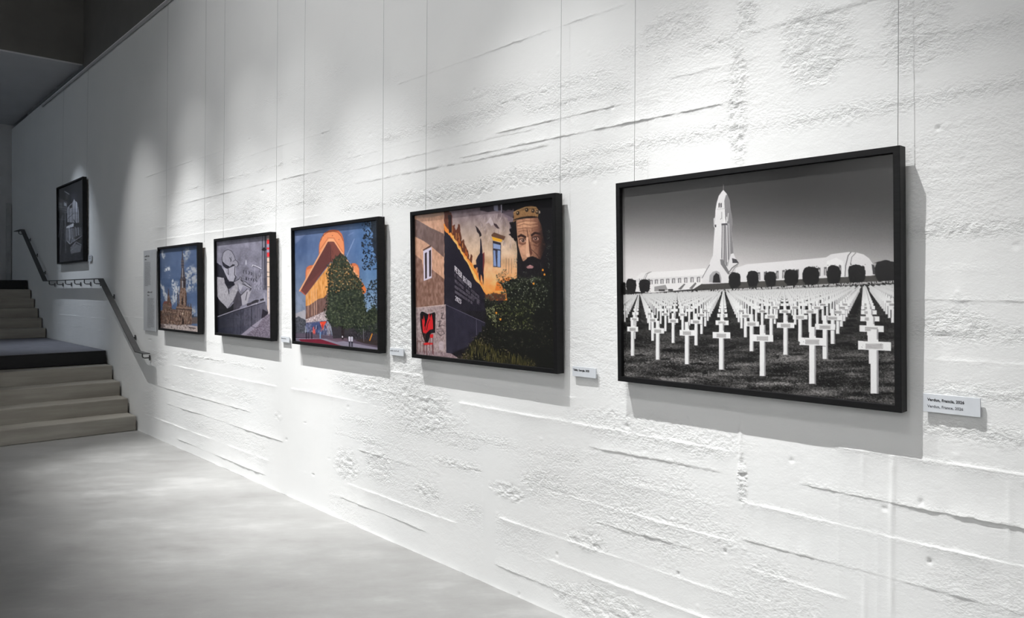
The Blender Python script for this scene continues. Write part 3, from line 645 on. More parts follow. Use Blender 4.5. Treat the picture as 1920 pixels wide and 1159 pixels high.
    A.line([(450, 580), (475, 562), (510, 565), (530, 590)], 1.0, (40, 24, 24)); A.line([(600, 560), (630, 540), (665, 545), (682, 572)], 1.0, (34, 20, 20))
    A.line([(455, 615), (490, 632), (525, 615)], .9, (110, 66, 54)); A.line([(605, 600), (645, 618), (690, 590)], .9, (70, 40, 34)); A.line([(615, 640), (660, 655), (705, 600)], 1.1, (78, 46, 38), .8)
    A.poly([(528, 545), (552, 545), (560, 700), (580, 752), (560, 776), (528, 772), (522, 715)], (232, 182, 150)); A.poly([(552, 540), (568, 600), (600, 735), (576, 770), (565, 720)], (104, 62, 50), .9); A.line([(540, 470), (548, 545)], 1.3, (92, 56, 46))
    A.line([(590, 690), (650, 745), (688, 805)], 1.3, (70, 40, 34), .8); A.ell(545, 752, 16, 20, (246, 200, 170), .8)
    # crown
    A.poly([(380, 268), (420, 236), (520, 198), (590, 190), (645, 202), (676, 250), (662, 318), (560, 308), (430, 342), (378, 378), (388, 320)], (150, 112, 74))
    A.grain(26, 1.2, 1.2, 41, A.inside([(380, 268), (520, 198), (645, 202), (676, 250), (662, 318), (430, 342), (378, 378)]))
    for x, y in ((432, 272), (535, 236), (606, 246), (655, 262)): A.ell(x, y, 19, 23, (46, 34, 30)); A.ell(x - 4, y - 5, 7, 8, (190, 160, 120))
    for x in range(390, 660, 16): A.ell(x, 352 - (x - 385) * .38 + (x - 385) ** 2 * .00095, 8, 9, (34, 24, 22))
    A.line([(385, 262), (520, 205), (640, 205)], 1.0, (206, 170, 120)); A.ell(680, 262, 8, 18, (190, 170, 150), .8)
    # beard and lips
    A.poly([(492, 828), (540, 782), (575, 768), (615, 770), (690, 806), (735, 700), (770, 790), (750, 960), (640, 1090), (500, 1080), (430, 980), (422, 800), (450, 775)], (26, 22, 26), 1, False, 2, 5)
    for k in range(90):
        x, y = rs.uniform(440, 720), rs.uniform(820, 1060); A.line([(x, y), (x + rs.uniform(-10, 10), y + rs.uniform(15, 40))], .5, rs.choice([(64, 58, 62), (44, 38, 42), (90, 84, 86)]), .6)
    A.poly([(528, 890), (572, 864), (616, 884), (600, 904), (546, 906)], (196, 146, 146)); A.line([(532, 892), (612, 888)], .8, (110, 70, 74))
    A.leaves(70, [(390, 600), (420, 590), (430, 900), (380, 900)], .9, [(150, 140, 120), (90, 84, 70), (190, 180, 165)], 6); A.leaves(90, [(765, 450), (800, 460), (810, 900), (750, 900)], .9, [(60, 66, 58), (110, 116, 106)], 7)
    # left house wall
    A.zoom(765, 370, 6.103)
    n = A.nz(3, 7, 51, 4)[..., None]
    A.poly([(60, 150), (413, 130), (425, 1240), (60, 1300)], np.array((214, 166, 138)) + (n - .5) * 56)
    A.poly([(60, 240), (110, 262), (250, 345), (412, 418), (412, 690), (265, 560), (180, 500), (60, 440)], np.array((122, 98, 92)) + (n - .5) * 46)
    A.poly([(60, 640), (160, 720), (175, 830), (280, 830), (420, 940), (425, 1260), (60, 1300)], np.array((148, 112, 98)) + (n - .5) * 70)
    A.poly([(60, 150), (413, 130), (413, 200), (230, 235), (60, 215)], (170, 140, 120), .6)
    A.poly([(168, 602), (260, 546), (264, 566), (176, 616)], (92, 62, 50)); A.poly([(174, 614), (270, 568), (270, 922), (180, 958)], (222, 214, 232))
    A.poly([(192, 640), (216, 628), (216, 926), (196, 934)], (58, 42, 46)); A.poly([(240, 612), (264, 600), (264, 902), (243, 910)], (54, 38, 42))
    # burning slope
    A.poly([(414, 150), (440, 150), (500, 180), (512, 320), (530, 310), (552, 380), (578, 300), (600, 320), (612, 500), (640, 480), (660, 560), (690, 620), (702, 720), (716, 640), (736, 680), (736, 770), (770, 760), (800, 900), (850, 990), (880, 1110), (700, 1000), (415, 500)], (108, 60, 44), 1, False, 2.5, 8)
    A.poly([(414, 290), (440, 330), (500, 420), (560, 500), (600, 580), (650, 650), (720, 740), (790, 850), (850, 990), (882, 1110), (800, 1010), (690, 800), (600, 660), (520, 520), (414, 390)], (248, 150, 62), 1, False, 3, 9)
    A.poly([(480, 400), (560, 520), (700, 770), (820, 960), (870, 1080), (790, 980), (640, 700), (520, 500)], (255, 208, 128), .8, False, 3, 10)
    for k in range(40):
        q = rs.random(); x, y = 420 + 440 * q + rs.uniform(-10, 40), 330 + 720 * q - rs.uniform(0, 70); A.line([(x, y), (x + rs.uniform(-4, 6), y - rs.uniform(20, 80))], rs.uniform(.7, 1.7), rs.choice([(236, 120, 50), (70, 38, 34), (150, 70, 44), (255, 190, 100)]), .7)
    A.poly([(455, 200), (495, 205), (500, 400), (470, 410)], (40, 30, 36), .9); A.poly([(415, 372), (470, 432), (540, 520), (620, 662), (690, 772), (760, 932), (840, 1022), (885, 1112), (905, 1300), (415, 1300)], (34, 30, 42), 1, False, 1.5, 11)
    A.poly([(875, 1115), (1010, 1096), (1120, 1110), (1110, 1180), (890, 1180)], (84, 48, 40), .9, False, 2, 14)
    # falling figure
    A.poly([(832, 468), (840, 500), (852, 620), (852, 650), (872, 628), (876, 740), (862, 860), (868, 900), (864, 1010), (846, 905), (832, 880), (826, 985), (808, 905), (800, 800), (760, 812), (750, 780), (782, 770), (778, 720), (800, 672), (822, 640), (826, 560), (826, 480)], (34, 30, 46)); A.poly([(856, 640), (874, 628), (876, 740), (866, 860), (856, 850)], (140, 52, 48), .8)
    A.poly([(768, 322), (800, 352), (836, 408), (842, 438), (820, 456), (814, 424), (788, 392), (782, 360)], (40, 30, 36))
    # dark plinth wall, lettering
    A.zoom(765, 510, 6.44)
    A.poly([(448, 385), (830, 568), (1040, 680), (1040, 820), (700, 910), (520, 985), (455, 990)], (44, 41, 56)); A.grain(10, 5, 12, 61, A.inside([(450, 100), (1000, 300), (1000, 900), (455, 990)]))
    A.line([(455, 396), (640, 480), (830, 568), (930, 615)], .9, (112, 106, 126)); A.line([(825, 570), (828, 760)], .8, (96, 92, 110))
    for (x0, y0, x1, y1, hh) in ((565, 22, 865, 300, 48), (567, 92, 870, 350, 48), (568, 165, 880, 385, 44), (568, 226, 790, 372, 42)):      # small grey lines, not legible
        tx = ''.join(rs.choice('PETRDCI ') for q in range(20)); lettering(A, tx, (x0, y0), (x1, y1), (0, hh * .62), .75, (104, 97, 108))
    A.zoom(765, 370, 6.103)
    lettering(A, 'PETER', (536, 786), (618, 872), (2, 60), 1.05, (226, 220, 226)); lettering(A, 'DECIDED', (632, 898), (728, 986), (0, 56), .95, (206, 200, 208))
    A.zoom(765, 510, 6.44); lettering(A, '2023', (572, 288), (648, 340), (0, 52), 1.05, (214, 208, 216))
    # pale plinth with the painted back rest and two chairs
    n = A.nz(2.2, 3, 71, 3)[..., None]
    A.poly([(60, 440), (455, 396), (462, 988), (60, 1040)], np.array((172, 152, 152)) + (n - .5) * 80); A.line([(60, 438), (455, 396)], .9, (226, 206, 200))
    A.poly([(60, 950), (330, 960), (520, 985), (700, 1100), (60, 1060)], np.array((160, 138, 142)) + (n - .5) * 90)
    A.poly([(146, 500), (160, 474), (190, 480), (240, 506), (280, 500), (318, 482), (332, 510), (328, 735), (280, 740), (240, 860), (205, 850), (170, 745), (150, 640)], (20, 18, 22)); A.line([(146, 500), (160, 474), (190, 480), (240, 506), (318, 482)], .7, (214, 200, 204))
    A.poly([(168, 560), (184, 590), (190, 520), (204, 600), (196, 660), (215, 650), (240, 560), (255, 490), (264, 560), (284, 505), (300, 590), (304, 690), (262, 700), (215, 745), (180, 730)], (224, 38, 44)); A.line([(225, 700), (240, 620), (262, 570)], 1.3, (20, 18, 22)); A.line([(205, 700), (212, 640)], 1.0, (20, 18, 22))
    for pts in ([(395, 500), (430, 495), (400, 560), (440, 570)], [(410, 500), (412, 570)], [(360, 600), (400, 590), (370, 660), (410, 640), (445, 655)], [(380, 590), (385, 670)], [(350, 720), (390, 770), (440, 745), (420, 710), (370, 715)], [(345, 690), (420, 690)], [(400, 440), (430, 430)]): A.line(pts, .9, (46, 38, 44), .9)
    A.poly([(264, 756), (305, 750), (304, 796), (268, 798)], (220, 36, 40)); A.poly([(176, 866), (230, 852), (302, 858), (300, 876), (200, 884)], (226, 44, 46))
    for pts in ([(300, 795), (305, 1000)], [(270, 795), (262, 880)], [(195, 880), (196, 990)], [(225, 882), (228, 1005)], [(295, 878), (300, 985)], [(260, 880), (262, 950)]): A.line(pts, .9, (96, 24, 30))
    for pts in ([(150, 745), (200, 742)], [(160, 745), (170, 835)], [(205, 745), (204, 850)], [(110, 835), (205, 840)], [(110, 840), (112, 960)], [(150, 840), (150, 965)], [(190, 840), (180, 960)], [(165, 780), (205, 780)]): A.line(pts, .9, (110, 70, 62))
    A.poly([(372, 850), (400, 830), (432, 850), (430, 940), (375, 945)], (206, 190, 198), .7)
    # bushes and rough grass
    A.zoom(890, 510, 5.794)
    A.poly([(110, 290), (250, 330), (360, 330), (330, 200), (260, 110), (330, 90), (480, 60), (620, 80), (700, 60), (860, -40), (860, 1100), (-60, 1020), (-140, 960), (-60, 800), (60, 650), (120, 560)], (20, 21, 17), 1, False, 5, 15)
    g1 = [(96, 104, 84), (64, 72, 50), (134, 140, 116), (44, 50, 36), (80, 92, 60)]
    A.fringe([(110, 290), (250, 330), (330, 200), (260, 110), (480, 60), (620, 80), (700, 60)], 260, 2.6, 1.3, [(30, 33, 26), (84, 92, 70), (54, 60, 44), (130, 134, 110)], 48)
    A.leaves(650, [(230, 20), (340, -40), (380, 60), (760, 60), (800, 200), (740, 420), (330, 420), (300, 250), (240, 120)], 1.35, g1 + [(166, 170, 148), (12, 13, 11)], 21)
    A.leaves(620, [(110, 400), (300, 320), (640, 300), (640, 620), (300, 640), (160, 560)], 1.2, [(88, 96, 54), (120, 128, 76), (52, 60, 36), (168, 168, 118), (14, 16, 10)], 22)
    A.leaves(300, [(380, 0), (840, -40), (840, 420), (740, 430), (760, 80)], 1.0, [(52, 60, 50), (100, 106, 94), (34, 40, 32)], 33)
    A.leaves(560, [(60, 620), (700, 560), (840, 360), (840, 880), (300, 830), (60, 760)], 1.0, [(86, 78, 66), (50, 52, 40), (112, 104, 94), (64, 70, 48)], 23)
    for q in range(420):
        gx = rs.uniform(-250, 640); gy = np.interp(gx, [-250, -100, 0, 100, 300, 640], [985, 870, 720, 760, 860, 950]) + rs.uniform(-10, 150); A.line([(gx, gy + 60), (gx + rs.uniform(-20, 20), gy)], 1.0, rs.choice([(72, 66, 34), (96, 90, 46), (52, 48, 28), (120, 112, 60)]), .6)
    A.leaves(500, [(-280, 1000), (-140, 880), (-60, 720), (40, 680), (320, 840), (640, 920), (700, 1080), (200, 1060)], .9, [(112, 106, 58), (84, 80, 40), (140, 128, 84), (50, 48, 28), (128, 112, 96)], 24, 1, 2.2)
    A.leaves(160, [(-300, 990), (-140, 900), (-80, 830), (-60, 980), (-100, 1010)], .8, [(170, 150, 140), (120, 104, 96), (80, 70, 62)], 25)
    for x, y in ((640, 126), (758, 28), (235, 445), (280, 515), (740, -20)): A.ell(x, y, 10, 12, (232, 150, 40))
    A.leaves(120, [(110, 420), (200, 370), (240, 420), (230, 560), (150, 480)], 1.0, [(170, 176, 124), (200, 200, 150)], 26)
    A.leaves(130, [(230, 40), (320, -30), (350, 40), (300, 120), (250, 110)], .8, [(40, 34, 30), (70, 56, 44), (150, 140, 110)], 27)

# ---- the photograph of the orange tower
def paint_tower(A):
    A.zoom(540, 400, 8.281)
    zx = (A.PX - 540) * 8.281; zy = (A.PY - 400) * 8.281
    t = np.clip(zy / 1700, 0, 1); n = A.nz(10, 22, 3, 4)
    sky = np.stack([np.interp(t, [0, .35, .6, 1], [96, 92, 104, 152]), np.interp(t, [0, .35, .6, 1], [114, 114, 122, 160]), np.interp(t, [0, .35, .6, 1], [152, 156, 154, 176])], -1)
    rgt = np.clip((zx - 850) / 400, 0, 1)[..., None]; sky = sky * (1 - rgt) + (sky + np.array((2, 18, 26))) * rgt
    A.full(sky + ((n - .5) * 46)[..., None]); A.line([(1030, 400), (900, 690)], 1.4, (168, 182, 220), .6); A.line([(940, 340), (1010, 300)], 2, (150, 166, 210), .4)
    A.poly([(100, 330), (280, 320), (110, 480)], (150, 160, 196), .4, False, 2, 2); A.poly([(110, 1560), (270, 1500), (270, 1640), (110, 1700)], (196, 186, 190), .7, False, 2, 3); A.poly([(110, 1200), (260, 1420), (260, 1480), (110, 1320)], (150, 160, 188), .5, False, 3, 4)
    O1, O2, O3 = (238, 152, 104), (214, 118, 76), (250, 178, 132)
    # corner turrets
    A.poly([(272, 1020), (274, 900), (290, 840), (330, 812), (402, 800), (402, 900), (310, 1060)], O2); A.poly([(285, 1000), (292, 880), (380, 845), (380, 920), (300, 1040)], O1)
    A.poly([(955, 800), (985, 778), (1040, 775), (1085, 805), (1106, 860), (1112, 1060), (1020, 920)], O2); A.poly([(985, 830), (1060, 810), (1098, 860), (1104, 1040), (1010, 910)], O1)
    A.poly([(478, 640), (482, 500), (505, 400), (560, 310), (640, 262), (700, 254), (780, 262), (835, 320), (864, 410), (878, 560), (872, 660), (715, 430), (620, 430)], O2)
    A.poly([(490, 600), (496, 440), (545, 345), (620, 292), (700, 280), (775, 300), (828, 360), (856, 430), (868, 560), (866, 650), (715, 440), (620, 440)], O1)
    A.line([(496, 440), (545, 345), (620, 292), (700, 280), (775, 300), (828, 360), (856, 430)], .8, (130, 66, 50)); A.line([(500, 560), (615, 395), (620, 385), (712, 385), (850, 600)], .8, (176, 92, 62))
    for x, y in ((550, 352), (790, 408), (690, 346), (512, 410)): A.ell(x, y, 7, 7, (110, 50, 44))
    A.poly([(625, 392), (712, 392), (722, 440), (612, 442)], O3)
    # eaves
    A.poly([(618, 440), (712, 440), (1215, 1185), (1150, 1262), (670, 742), (266, 1274), (186, 1208)], (128, 74, 66))
    A.poly([(618, 440), (670, 500), (668, 742), (266, 1274), (186, 1208)], (104, 60, 58)); A.poly([(410, 1000), (540, 860), (410, 1110), (266, 1274), (190, 1208)], (126, 70, 64), .7)
    A.line([(668, 560), (664, 730)], .8, (70, 40, 42)); A.line([(690, 570), (700, 640)], .7, (80, 46, 44))
    A.line([(612, 430), (182, 1204)], 2.6, O3); A.line([(622, 398), (500, 600)], 1.4, O1); A.line([(716, 424), (1206, 1180)], 2.6, O3); A.line([(712, 400), (840, 600)], 1.4, O1)
    A.poly([(186, 1204), (200, 1196), (276, 1268), (264, 1276)], (196, 104, 84)); A.poly([(1135, 1065), (1160, 1075), (1216, 1185), (1205, 1235), (1142, 1264), (1120, 1180)], (226, 122, 64))
    # walls
    wn = A.nz(2.5, 9, 9, 3)[..., None]
    A.poly([(668, 762), (274, 1276), (276, 1650), (640, 1530), (760, 1500), (740, 860)], np.array((226, 158, 88)) + (wn - .5) * 66)
    A.poly([(276, 1440), (330, 1430), (470, 1330), (560, 1310), (640, 1200), (660, 1540), (276, 1660)], np.array((122, 92, 86)) + (wn - .5) * 50)
    for x in (310, 368, 405, 440): A.line([(x, 1260 - (x - 274) * .55), (x + 4, 1610 - (x - 274) * .2)], 1.3, (236, 190, 160), .6)
    A.line([(668, 764), (780, 880)], 2.0, (190, 150, 120))
    A.poly([(270, 1652), (600, 1506), (660, 1560), (660, 1660), (268, 1712)], np.array((186, 170, 172)) + (A.nz(1.4, 1.6, 19, 3)[..., None] - .5) * 150)
    A.poly([(262, 1700), (640, 1660), (680, 1900), (300, 1935)], np.array((104, 108, 138)) + (A.nz(2, 3, 29, 3)[..., None] - .5) * 110); A.poly([(360, 1710), (520, 1690), (545, 1890), (380, 1910)], (66, 80, 124), .8)
    A.poly([(492, 1688), (598, 1676), (560, 1750), (545, 1820), (525, 1780)], (236, 76, 50)); A.poly([(385, 1780), (405, 1760), (430, 1850), (425, 1900), (390, 1905)], (226, 90, 80)); A.poly([(600, 1680), (660, 1690), (668, 1900), (610, 1900)], (176, 170, 178), .7)
    rs = random.Random(3)
    for k in range(70):
        x, y = rs.uniform(280, 670), rs.uniform(1710, 1910); A.line([(x, y), (x + rs.uniform(-6, 6), y + rs.uniform(10, 60))], rs.uniform(.6, 1.3), rs.choice([(200, 196, 206), (50, 54, 84), (90, 110, 160), (214, 120, 100), (40, 38, 48)]), .7)
    A.poly([(60, 1620), (180, 1600), (275, 1660), (262, 1905), (60, 1905)], (84, 86, 96), 1, False, 2, 7); A.leaves(200, [(60, 1610), (270, 1660), (262, 1900), (60, 1900)], 1.2, [(60, 64, 66), (110, 110, 120), (44, 46, 52)], 31)
    # ground
    A.poly([(60, 1850), (700, 1900), (1400, 1880), (1400, 2300), (60, 2300)], (96, 84, 100)); A.poly([(660, 1700), (1400, 1650), (1400, 1975), (700, 1950)], (58, 54, 60))
    A.poly([(60, 1940), (500, 1945), (730, 1960), (1400, 2090), (1400, 2300), (60, 2200)], (150, 144, 162)); A.poly([(150, 1955), (500, 1952), (900, 2080), (500, 2060), (210, 2010)], (126, 38, 58)); A.poly([(60, 1950), (160, 1950), (220, 2010), (60, 1995)], (120, 112, 130))
    A.poly([(700, 1945), (920, 1935), (930, 1975), (760, 2000), (600, 1960)], (110, 88, 102), .8); A.poly([(1040, 1975), (1150, 1950), (1400, 1975), (1400, 2060), (1180, 2020)], (60, 50, 50))
    A.line([(100, 1860), (360, 1865), (700, 1885)], .8, (70, 66, 82)); A.line([(100, 1930), (330, 1938)], .8, (60, 56, 72))
    for x in range(150, 340, 34): A.line([(x, 1700), (x, 1935)], .6, (120, 120, 134), .6)
    for x, w, c in ((285, 2, (40, 38, 52)), (320, 2, (60, 54, 66)), (370, 2.2, (36, 34, 46)), (500, 2, (120, 160, 200))): A.line([(x, 1850), (x, 1940)], w, c)
    # big tree
    T = [(715, 735), (760, 680), (810, 655), (872, 655), (905, 720), (970, 820), (1040, 960), (1140, 1070), (1150, 1240), (1190, 1400), (1215, 1560), (1330, 1430), (1400, 1520), (1400, 1870), (1260, 1800), (1120, 1850), (1000, 1770), (900, 1800), (830, 1740), (720, 1760), (640, 1700), (596, 1560), (620, 1330), (640, 1130), (628, 960), (640, 840)]
    A.poly([(826, 1730), (884, 1730), (862, 1960), (832, 1960)], (44, 34, 38)); A.poly(T, (46, 54, 44), 1, False, 4, 5)
    A.leaves(3000, T, 1.6, [(70, 80, 58), (30, 37, 30), (92, 100, 74), (20, 25, 22), (50, 62, 46), (108, 114, 90)], 41)
    A.fringe(T, 700, 2.2, 1.5, [(46, 54, 44), (30, 37, 30), (66, 74, 54)], 47)
    A.leaves(420, [(715, 735), (872, 655), (970, 820), (1090, 1020), (1140, 1180), (640, 1150), (640, 860)], 1.3, [(132, 100, 66), (104, 84, 56), (70, 66, 48), (150, 116, 76)], 42); A.leaves(70, [(660, 900), (960, 820), (1100, 1150), (660, 1250)], 1.3, [(240, 190, 130), (226, 160, 96)], 43)
    A.leaves(240, [(1000, 1760), (1400, 1700), (1400, 1950), (900, 1940)], 1.2, [(40, 44, 44), (90, 90, 94), (30, 30, 34)], 44)
    # branches at the right edge
    A.leaves(430, [(1140, 110), (1400, 90), (1400, 860), (1300, 880), (1130, 880), (1170, 640), (1125, 480), (1180, 330)], 1.7, [(24, 28, 38), (16, 20, 28), (40, 48, 56)], 45); A.poly([(1290, 100), (1400, 80), (1400, 700), (1330, 600)], (22, 26, 34), .8, False, 5, 9)
    A.leaves(220, [(1230, 1080), (1400, 1000), (1400, 1480), (1220, 1350)], 1.6, [(34, 40, 46), (24, 28, 34), (56, 64, 66)], 46)
    for x, c in ((955, (216, 212, 226)), (993, (206, 204, 218))):
        A.poly([(x - 18, 1925), (x, 1905), (x + 16, 1925), (x + 12, 1995), (x - 12, 1995)], c); A.ell(x, 1902, 12, 14, (44, 34, 38)); A.line([(x - 6, 1995), (x - 5, 2070)], 1.2, (30, 30, 44)); A.line([(x + 6, 1995), (x + 7, 2072)], 1.2, (30, 30, 44))
    A.line([(1306, 1875), (1268, 1975)], 1.8, (226, 150, 50)); A.ell(845, 1918, 10, 14, (220, 216, 226)); A.line([(1170, 1800), (1176, 1990)], 1.0, (120, 116, 124))

# ---- the photograph of grey street art
def paint_street(A):
    A.lw = 0.72
    A.zoom(395, 430, 10.53)
    n = A.nz(7, 9, 3, 4); n2 = A.nz(1.5, 1.5, 8, 2)
    g = 142 + (n - .5) * 60 + (n2 - .5) * 22; A.full(np.stack([g, g * .985, g * 1.10], -1))
    D1, D2, Lt = (36, 35, 46), (62, 60, 72), (190, 188, 202)
    A.poly([(90, 620), (180, 700), (240, 760), (300, 900), (380, 1060), (300, 1180), (90, 1000)], D1, 1, False, 2, 1)
    A.poly([(285, 425), (345, 400), (410, 430), (465, 520), (488, 605), (532, 640), (548, 700), (520, 738), (475, 722), (390, 770), (300, 735), (232, 670), (222, 560), (245, 470)], (168, 166, 180)); A.line([(285, 425), (345, 400), (410, 430), (465, 520), (488, 605), (532, 640), (548, 700), (520, 738)], 1.0, D1); A.line([(285, 425), (245, 470), (222, 560), (232, 670)], 1.3, D1)
    A.poly([(225, 620), (290, 690), (380, 740), (430, 690), (480, 700), (450, 760), (370, 790), (300, 770), (240, 720)], D1); A.line([(375, 560), (405, 620), (395, 640)], 1.4, D1); A.line([(405, 545), (400, 625)], 1.0, D1); A.line([(440, 640), (480, 610)], 1.0, D2)
    A.poly([(250, 760), (330, 780), (480, 715), (500, 760), (490, 900), (445, 1040), (390, 1110), (340, 960), (270, 840)], (186, 184, 198)); A.line([(345, 780), (355, 900)], 1.3, D1); A.line([(480, 730), (470, 900), (500, 940), (450, 1060)], 1.5, D1); A.line([(260, 790), (345, 990)], 1.6, Lt)
    A.poly([(460, 1040), (560, 990), (580, 940), (605, 945), (595, 1000), (700, 1040), (800, 1130), (790, 1180), (640, 1120), (560, 1090), (480, 1080)], (168, 166, 178)); A.line([(470, 1035), (560, 985), (578, 940), (602, 948), (595, 1005), (700, 1045), (795, 1130)], 1.1, D1); A.line([(600, 1010), (700, 1110)], 1.2, D1)
    rq = random.Random(18)
    for k in range(70): x, y = rq.uniform(235, 480), rq.uniform(430, 700); A.line([(x, y), (x + rq.uniform(-20, 20), y + rq.uniform(10, 50))], .7, rq.choice([(120, 118, 132), (200, 198, 210), (140, 138, 152)]), .4)
    for k in range(60): x, y = rq.uniform(120, 420), rq.uniform(780, 1180); A.line([(x, y), (x + rq.uniform(-10, 30), y + rq.uniform(30, 90))], .8, rq.choice([(90, 88, 100), (30, 29, 38), (150, 148, 160)]), .35)
    # a white flame, drips, two rows of lettering scrawl
    A.ell(698, 655, 12, 52, (206, 206, 220), .9); A.line([(815, 740), (830, 705), (880, 720), (935, 745), (1000, 780)], 1.6, (222, 220, 232)); A.line([(820, 745), (850, 722), (930, 760), (1000, 800)], .8, D2)
    rs = random.Random(8)
    for row, (x0, y0, nn, st) in enumerate(((640, 790, 4, 52), (690, 930, 5, 48))):
        for k in range(nn):
            x = x0 + k * st; y = y0 + k * 14
            for q in range(4): A.line([(x + rs.uniform(0, 30), y + rs.uniform(0, 80)), (x + rs.uniform(0, 34), y + rs.uniform(0, 80))], .9, D1, .85)
    for x in (870, 900, 935, 960, 1000): A.line([(x, 760 + rs.uniform(0, 200)), (x + 2, 1180)], .7, (206, 204, 216), .8)
    for k in range(26): x, y = rs.uniform(860, 1020), rs.uniform(800, 1180); A.line([(x, y), (x + rs.uniform(-14, 14), y + rs.uniform(10, 40))], .8, D1, .7)
    # drainpipe and the bright strip behind
    A.poly([(1015, 60), (1115, 60), (1120, 1200), (1030, 1200)], (96, 94, 108)); A.line([(1050, 60), (1050, 350)], 1.6, (190, 188, 200)); A.line([(1080, 60), (1082, 360)], 1.8, (38, 36, 44)); A.line([(1020, 200), (1010, 800)], 1.0, D2); A.poly([(1000, 400), (1060, 355), (1110, 400), (1060, 440)], (30, 28, 34)); A.line([(1062, 440), (1075, 1160)], 1.6, (60, 58, 68)); A.line([(1040, 430), (1050, 1160)], 1.0, (168, 166, 180))
    A.poly([(1108, 40), (1200, 40), (1200, 2300), (1125, 2300)], (238, 214, 196)); A.poly([(1106, 40), (1200, 40), (1200, 185), (1108, 185)], (160, 140, 140))
    A.poly([(1108, 205), (1200, 200), (1200, 545), (1112, 545)], (236, 56, 62)); A.poly([(1108, 292), (1200, 290), (1200, 355), (1108, 360)], (170, 160, 184)); A.poly([(1108, 400), (1200, 398), (1200, 455), (1108, 460)], (168, 158, 182))
    for y in (555, 650, 845, 935, 1135): A.line([(1112, y), (1200, y + 4)], 1.2, (40, 34, 38))
    # lower half
    A.zoom(395, 530, 10.08)
    for y in (75, 175, 290): A.line([(1085, y), (1200, y + 4)], 1.0, (60, 52, 58))
    A.poly([(1090, 100), (1200, 100), (1200, 620), (1090, 620)], (196, 190, 204), .7)
    A.poly([(90, -110), (250, -90), (270, 0), (330, 110), (345, 190), (400, 110), (470, 20), (520, 40), (505, 170), (440, 330), (318, 495), (180, 345), (90, 200)], np.array((176, 173, 182)) + (A.nz(1.5, 2.5, 15, 3)[..., None] - .5) * 60, 1, False, 1, 2)
    A.line([(270, 0), (330, 110), (345, 210)], 1.8, D1); A.poly([(260, -30), (430, -20), (455, 40), (350, 120), (310, 90)], D1); A.line([(505, 170), (440, 330), (318, 495)], 1.0, D2)
    A.poly([(90, 210), (180, 350), (300, 470), (320, 495), (430, 400), (500, 200), (520, 330), (470, 520), (90, 670)], (26, 25, 32), 1, False, 1, 3); A.poly([(430, 330), (520, 160), (580, 240), (590, 420), (520, 520), (430, 540)], (74, 70, 82), .9, False, 2, 4)
    A.poly([(520, 0), (610, 60), (565, 165), (530, 110)], Lt); A.poly([(570, 245), (680, 125), (765, 150), (720, 290), (690, 400), (600, 430)], (186, 183, 194)); A.line([(575, 240), (690, 120)], 1.5, D1); A.line([(690, 180), (660, 330)], 1.4, D2); A.line([(600, 20), (760, 110), (740, 160)], 1.6, D1); A.line([(610, 10), (770, 95)], 1.0, Lt)
    A.poly([(680, 400), (780, 370), (880, 320), (920, 330), (880, 390), (690, 450)], (70, 66, 76)); A.poly([(770, 365), (850, 325), (900, 330), (870, 360), (780, 400)], (50, 48, 56)); A.poly([(930, 320), (1000, 295), (1010, 330), (940, 350)], (56, 52, 60))
    A.poly([(90, 665), (430, 545), (1030, 360), (1090, 560), (960, 680), (760, 830), (560, 1000), (90, 980)], np.array((72, 72, 88)) + (A.nz(2, 6, 25, 3)[..., None] - .5) * 50)
    zx = (A.PX - 395) * 10.08; low = A.inside([(90, 665), (430, 545), (1030, 360), (1090, 560), (960, 680), (760, 830), (560, 1000), (90, 980)])
    A.full((20, 22, 34), 1, low * np.clip((520 - zx) / 500, 0, .75)); A.full((136, 130, 146), 1, low * np.clip((zx - 520) / 900, 0, .5))
    for x in (245, 432, 570, 770): A.line([(x, 600 - (x - 245) * .3), (x + 2, 960)], 1.0, (26, 26, 38), .8)
    for x in (640, 660, 745, 860, 900): A.line([(x, 480), (x, 800)], .7, (170, 164, 178), .5)
    for k in range(30): x, y = rs.uniform(590, 850), rs.uniform(500, 800); A.line([(x, y), (x + rs.uniform(-14, 14), y + rs.uniform(8, 30))], .8, (44, 42, 54), .7)
    A.line([(460, 570), (500, 590), (525, 630), (480, 600)], 1.0, (28, 26, 36)); A.line([(100, 672), (430, 552), (1025, 368)], 1.6, (22, 22, 32)); A.line([(100, 655), (430, 535), (1025, 350)], 1.9, (176, 172, 190)); A.line([(770, 420), (870, 385), (865, 410)], 1.0, (220, 216, 228)); A.line([(1010, 200), (1020, 350)], 1.2, (206, 202, 214))
    A.poly([(980, 500), (1090, 560), (1080, 600), (960, 690)], (46, 42, 54))
    A.poly([(550, 1010), (770, 830), (960, 685), (1090, 590), (1200, 580), (1200, 1160), (560, 1100)], np.array((132, 122, 138)) + (A.nz(1.1, 1.1, 35, 3)[..., None] - .5) * 130); A.poly([(550, 1010), (770, 830), (960, 685), (990, 680), (860, 850), (640, 1010)], (172, 166, 184), .8)
    A.line([(780, 830), (860, 860), (940, 830)], 1.0, (60, 54, 66))

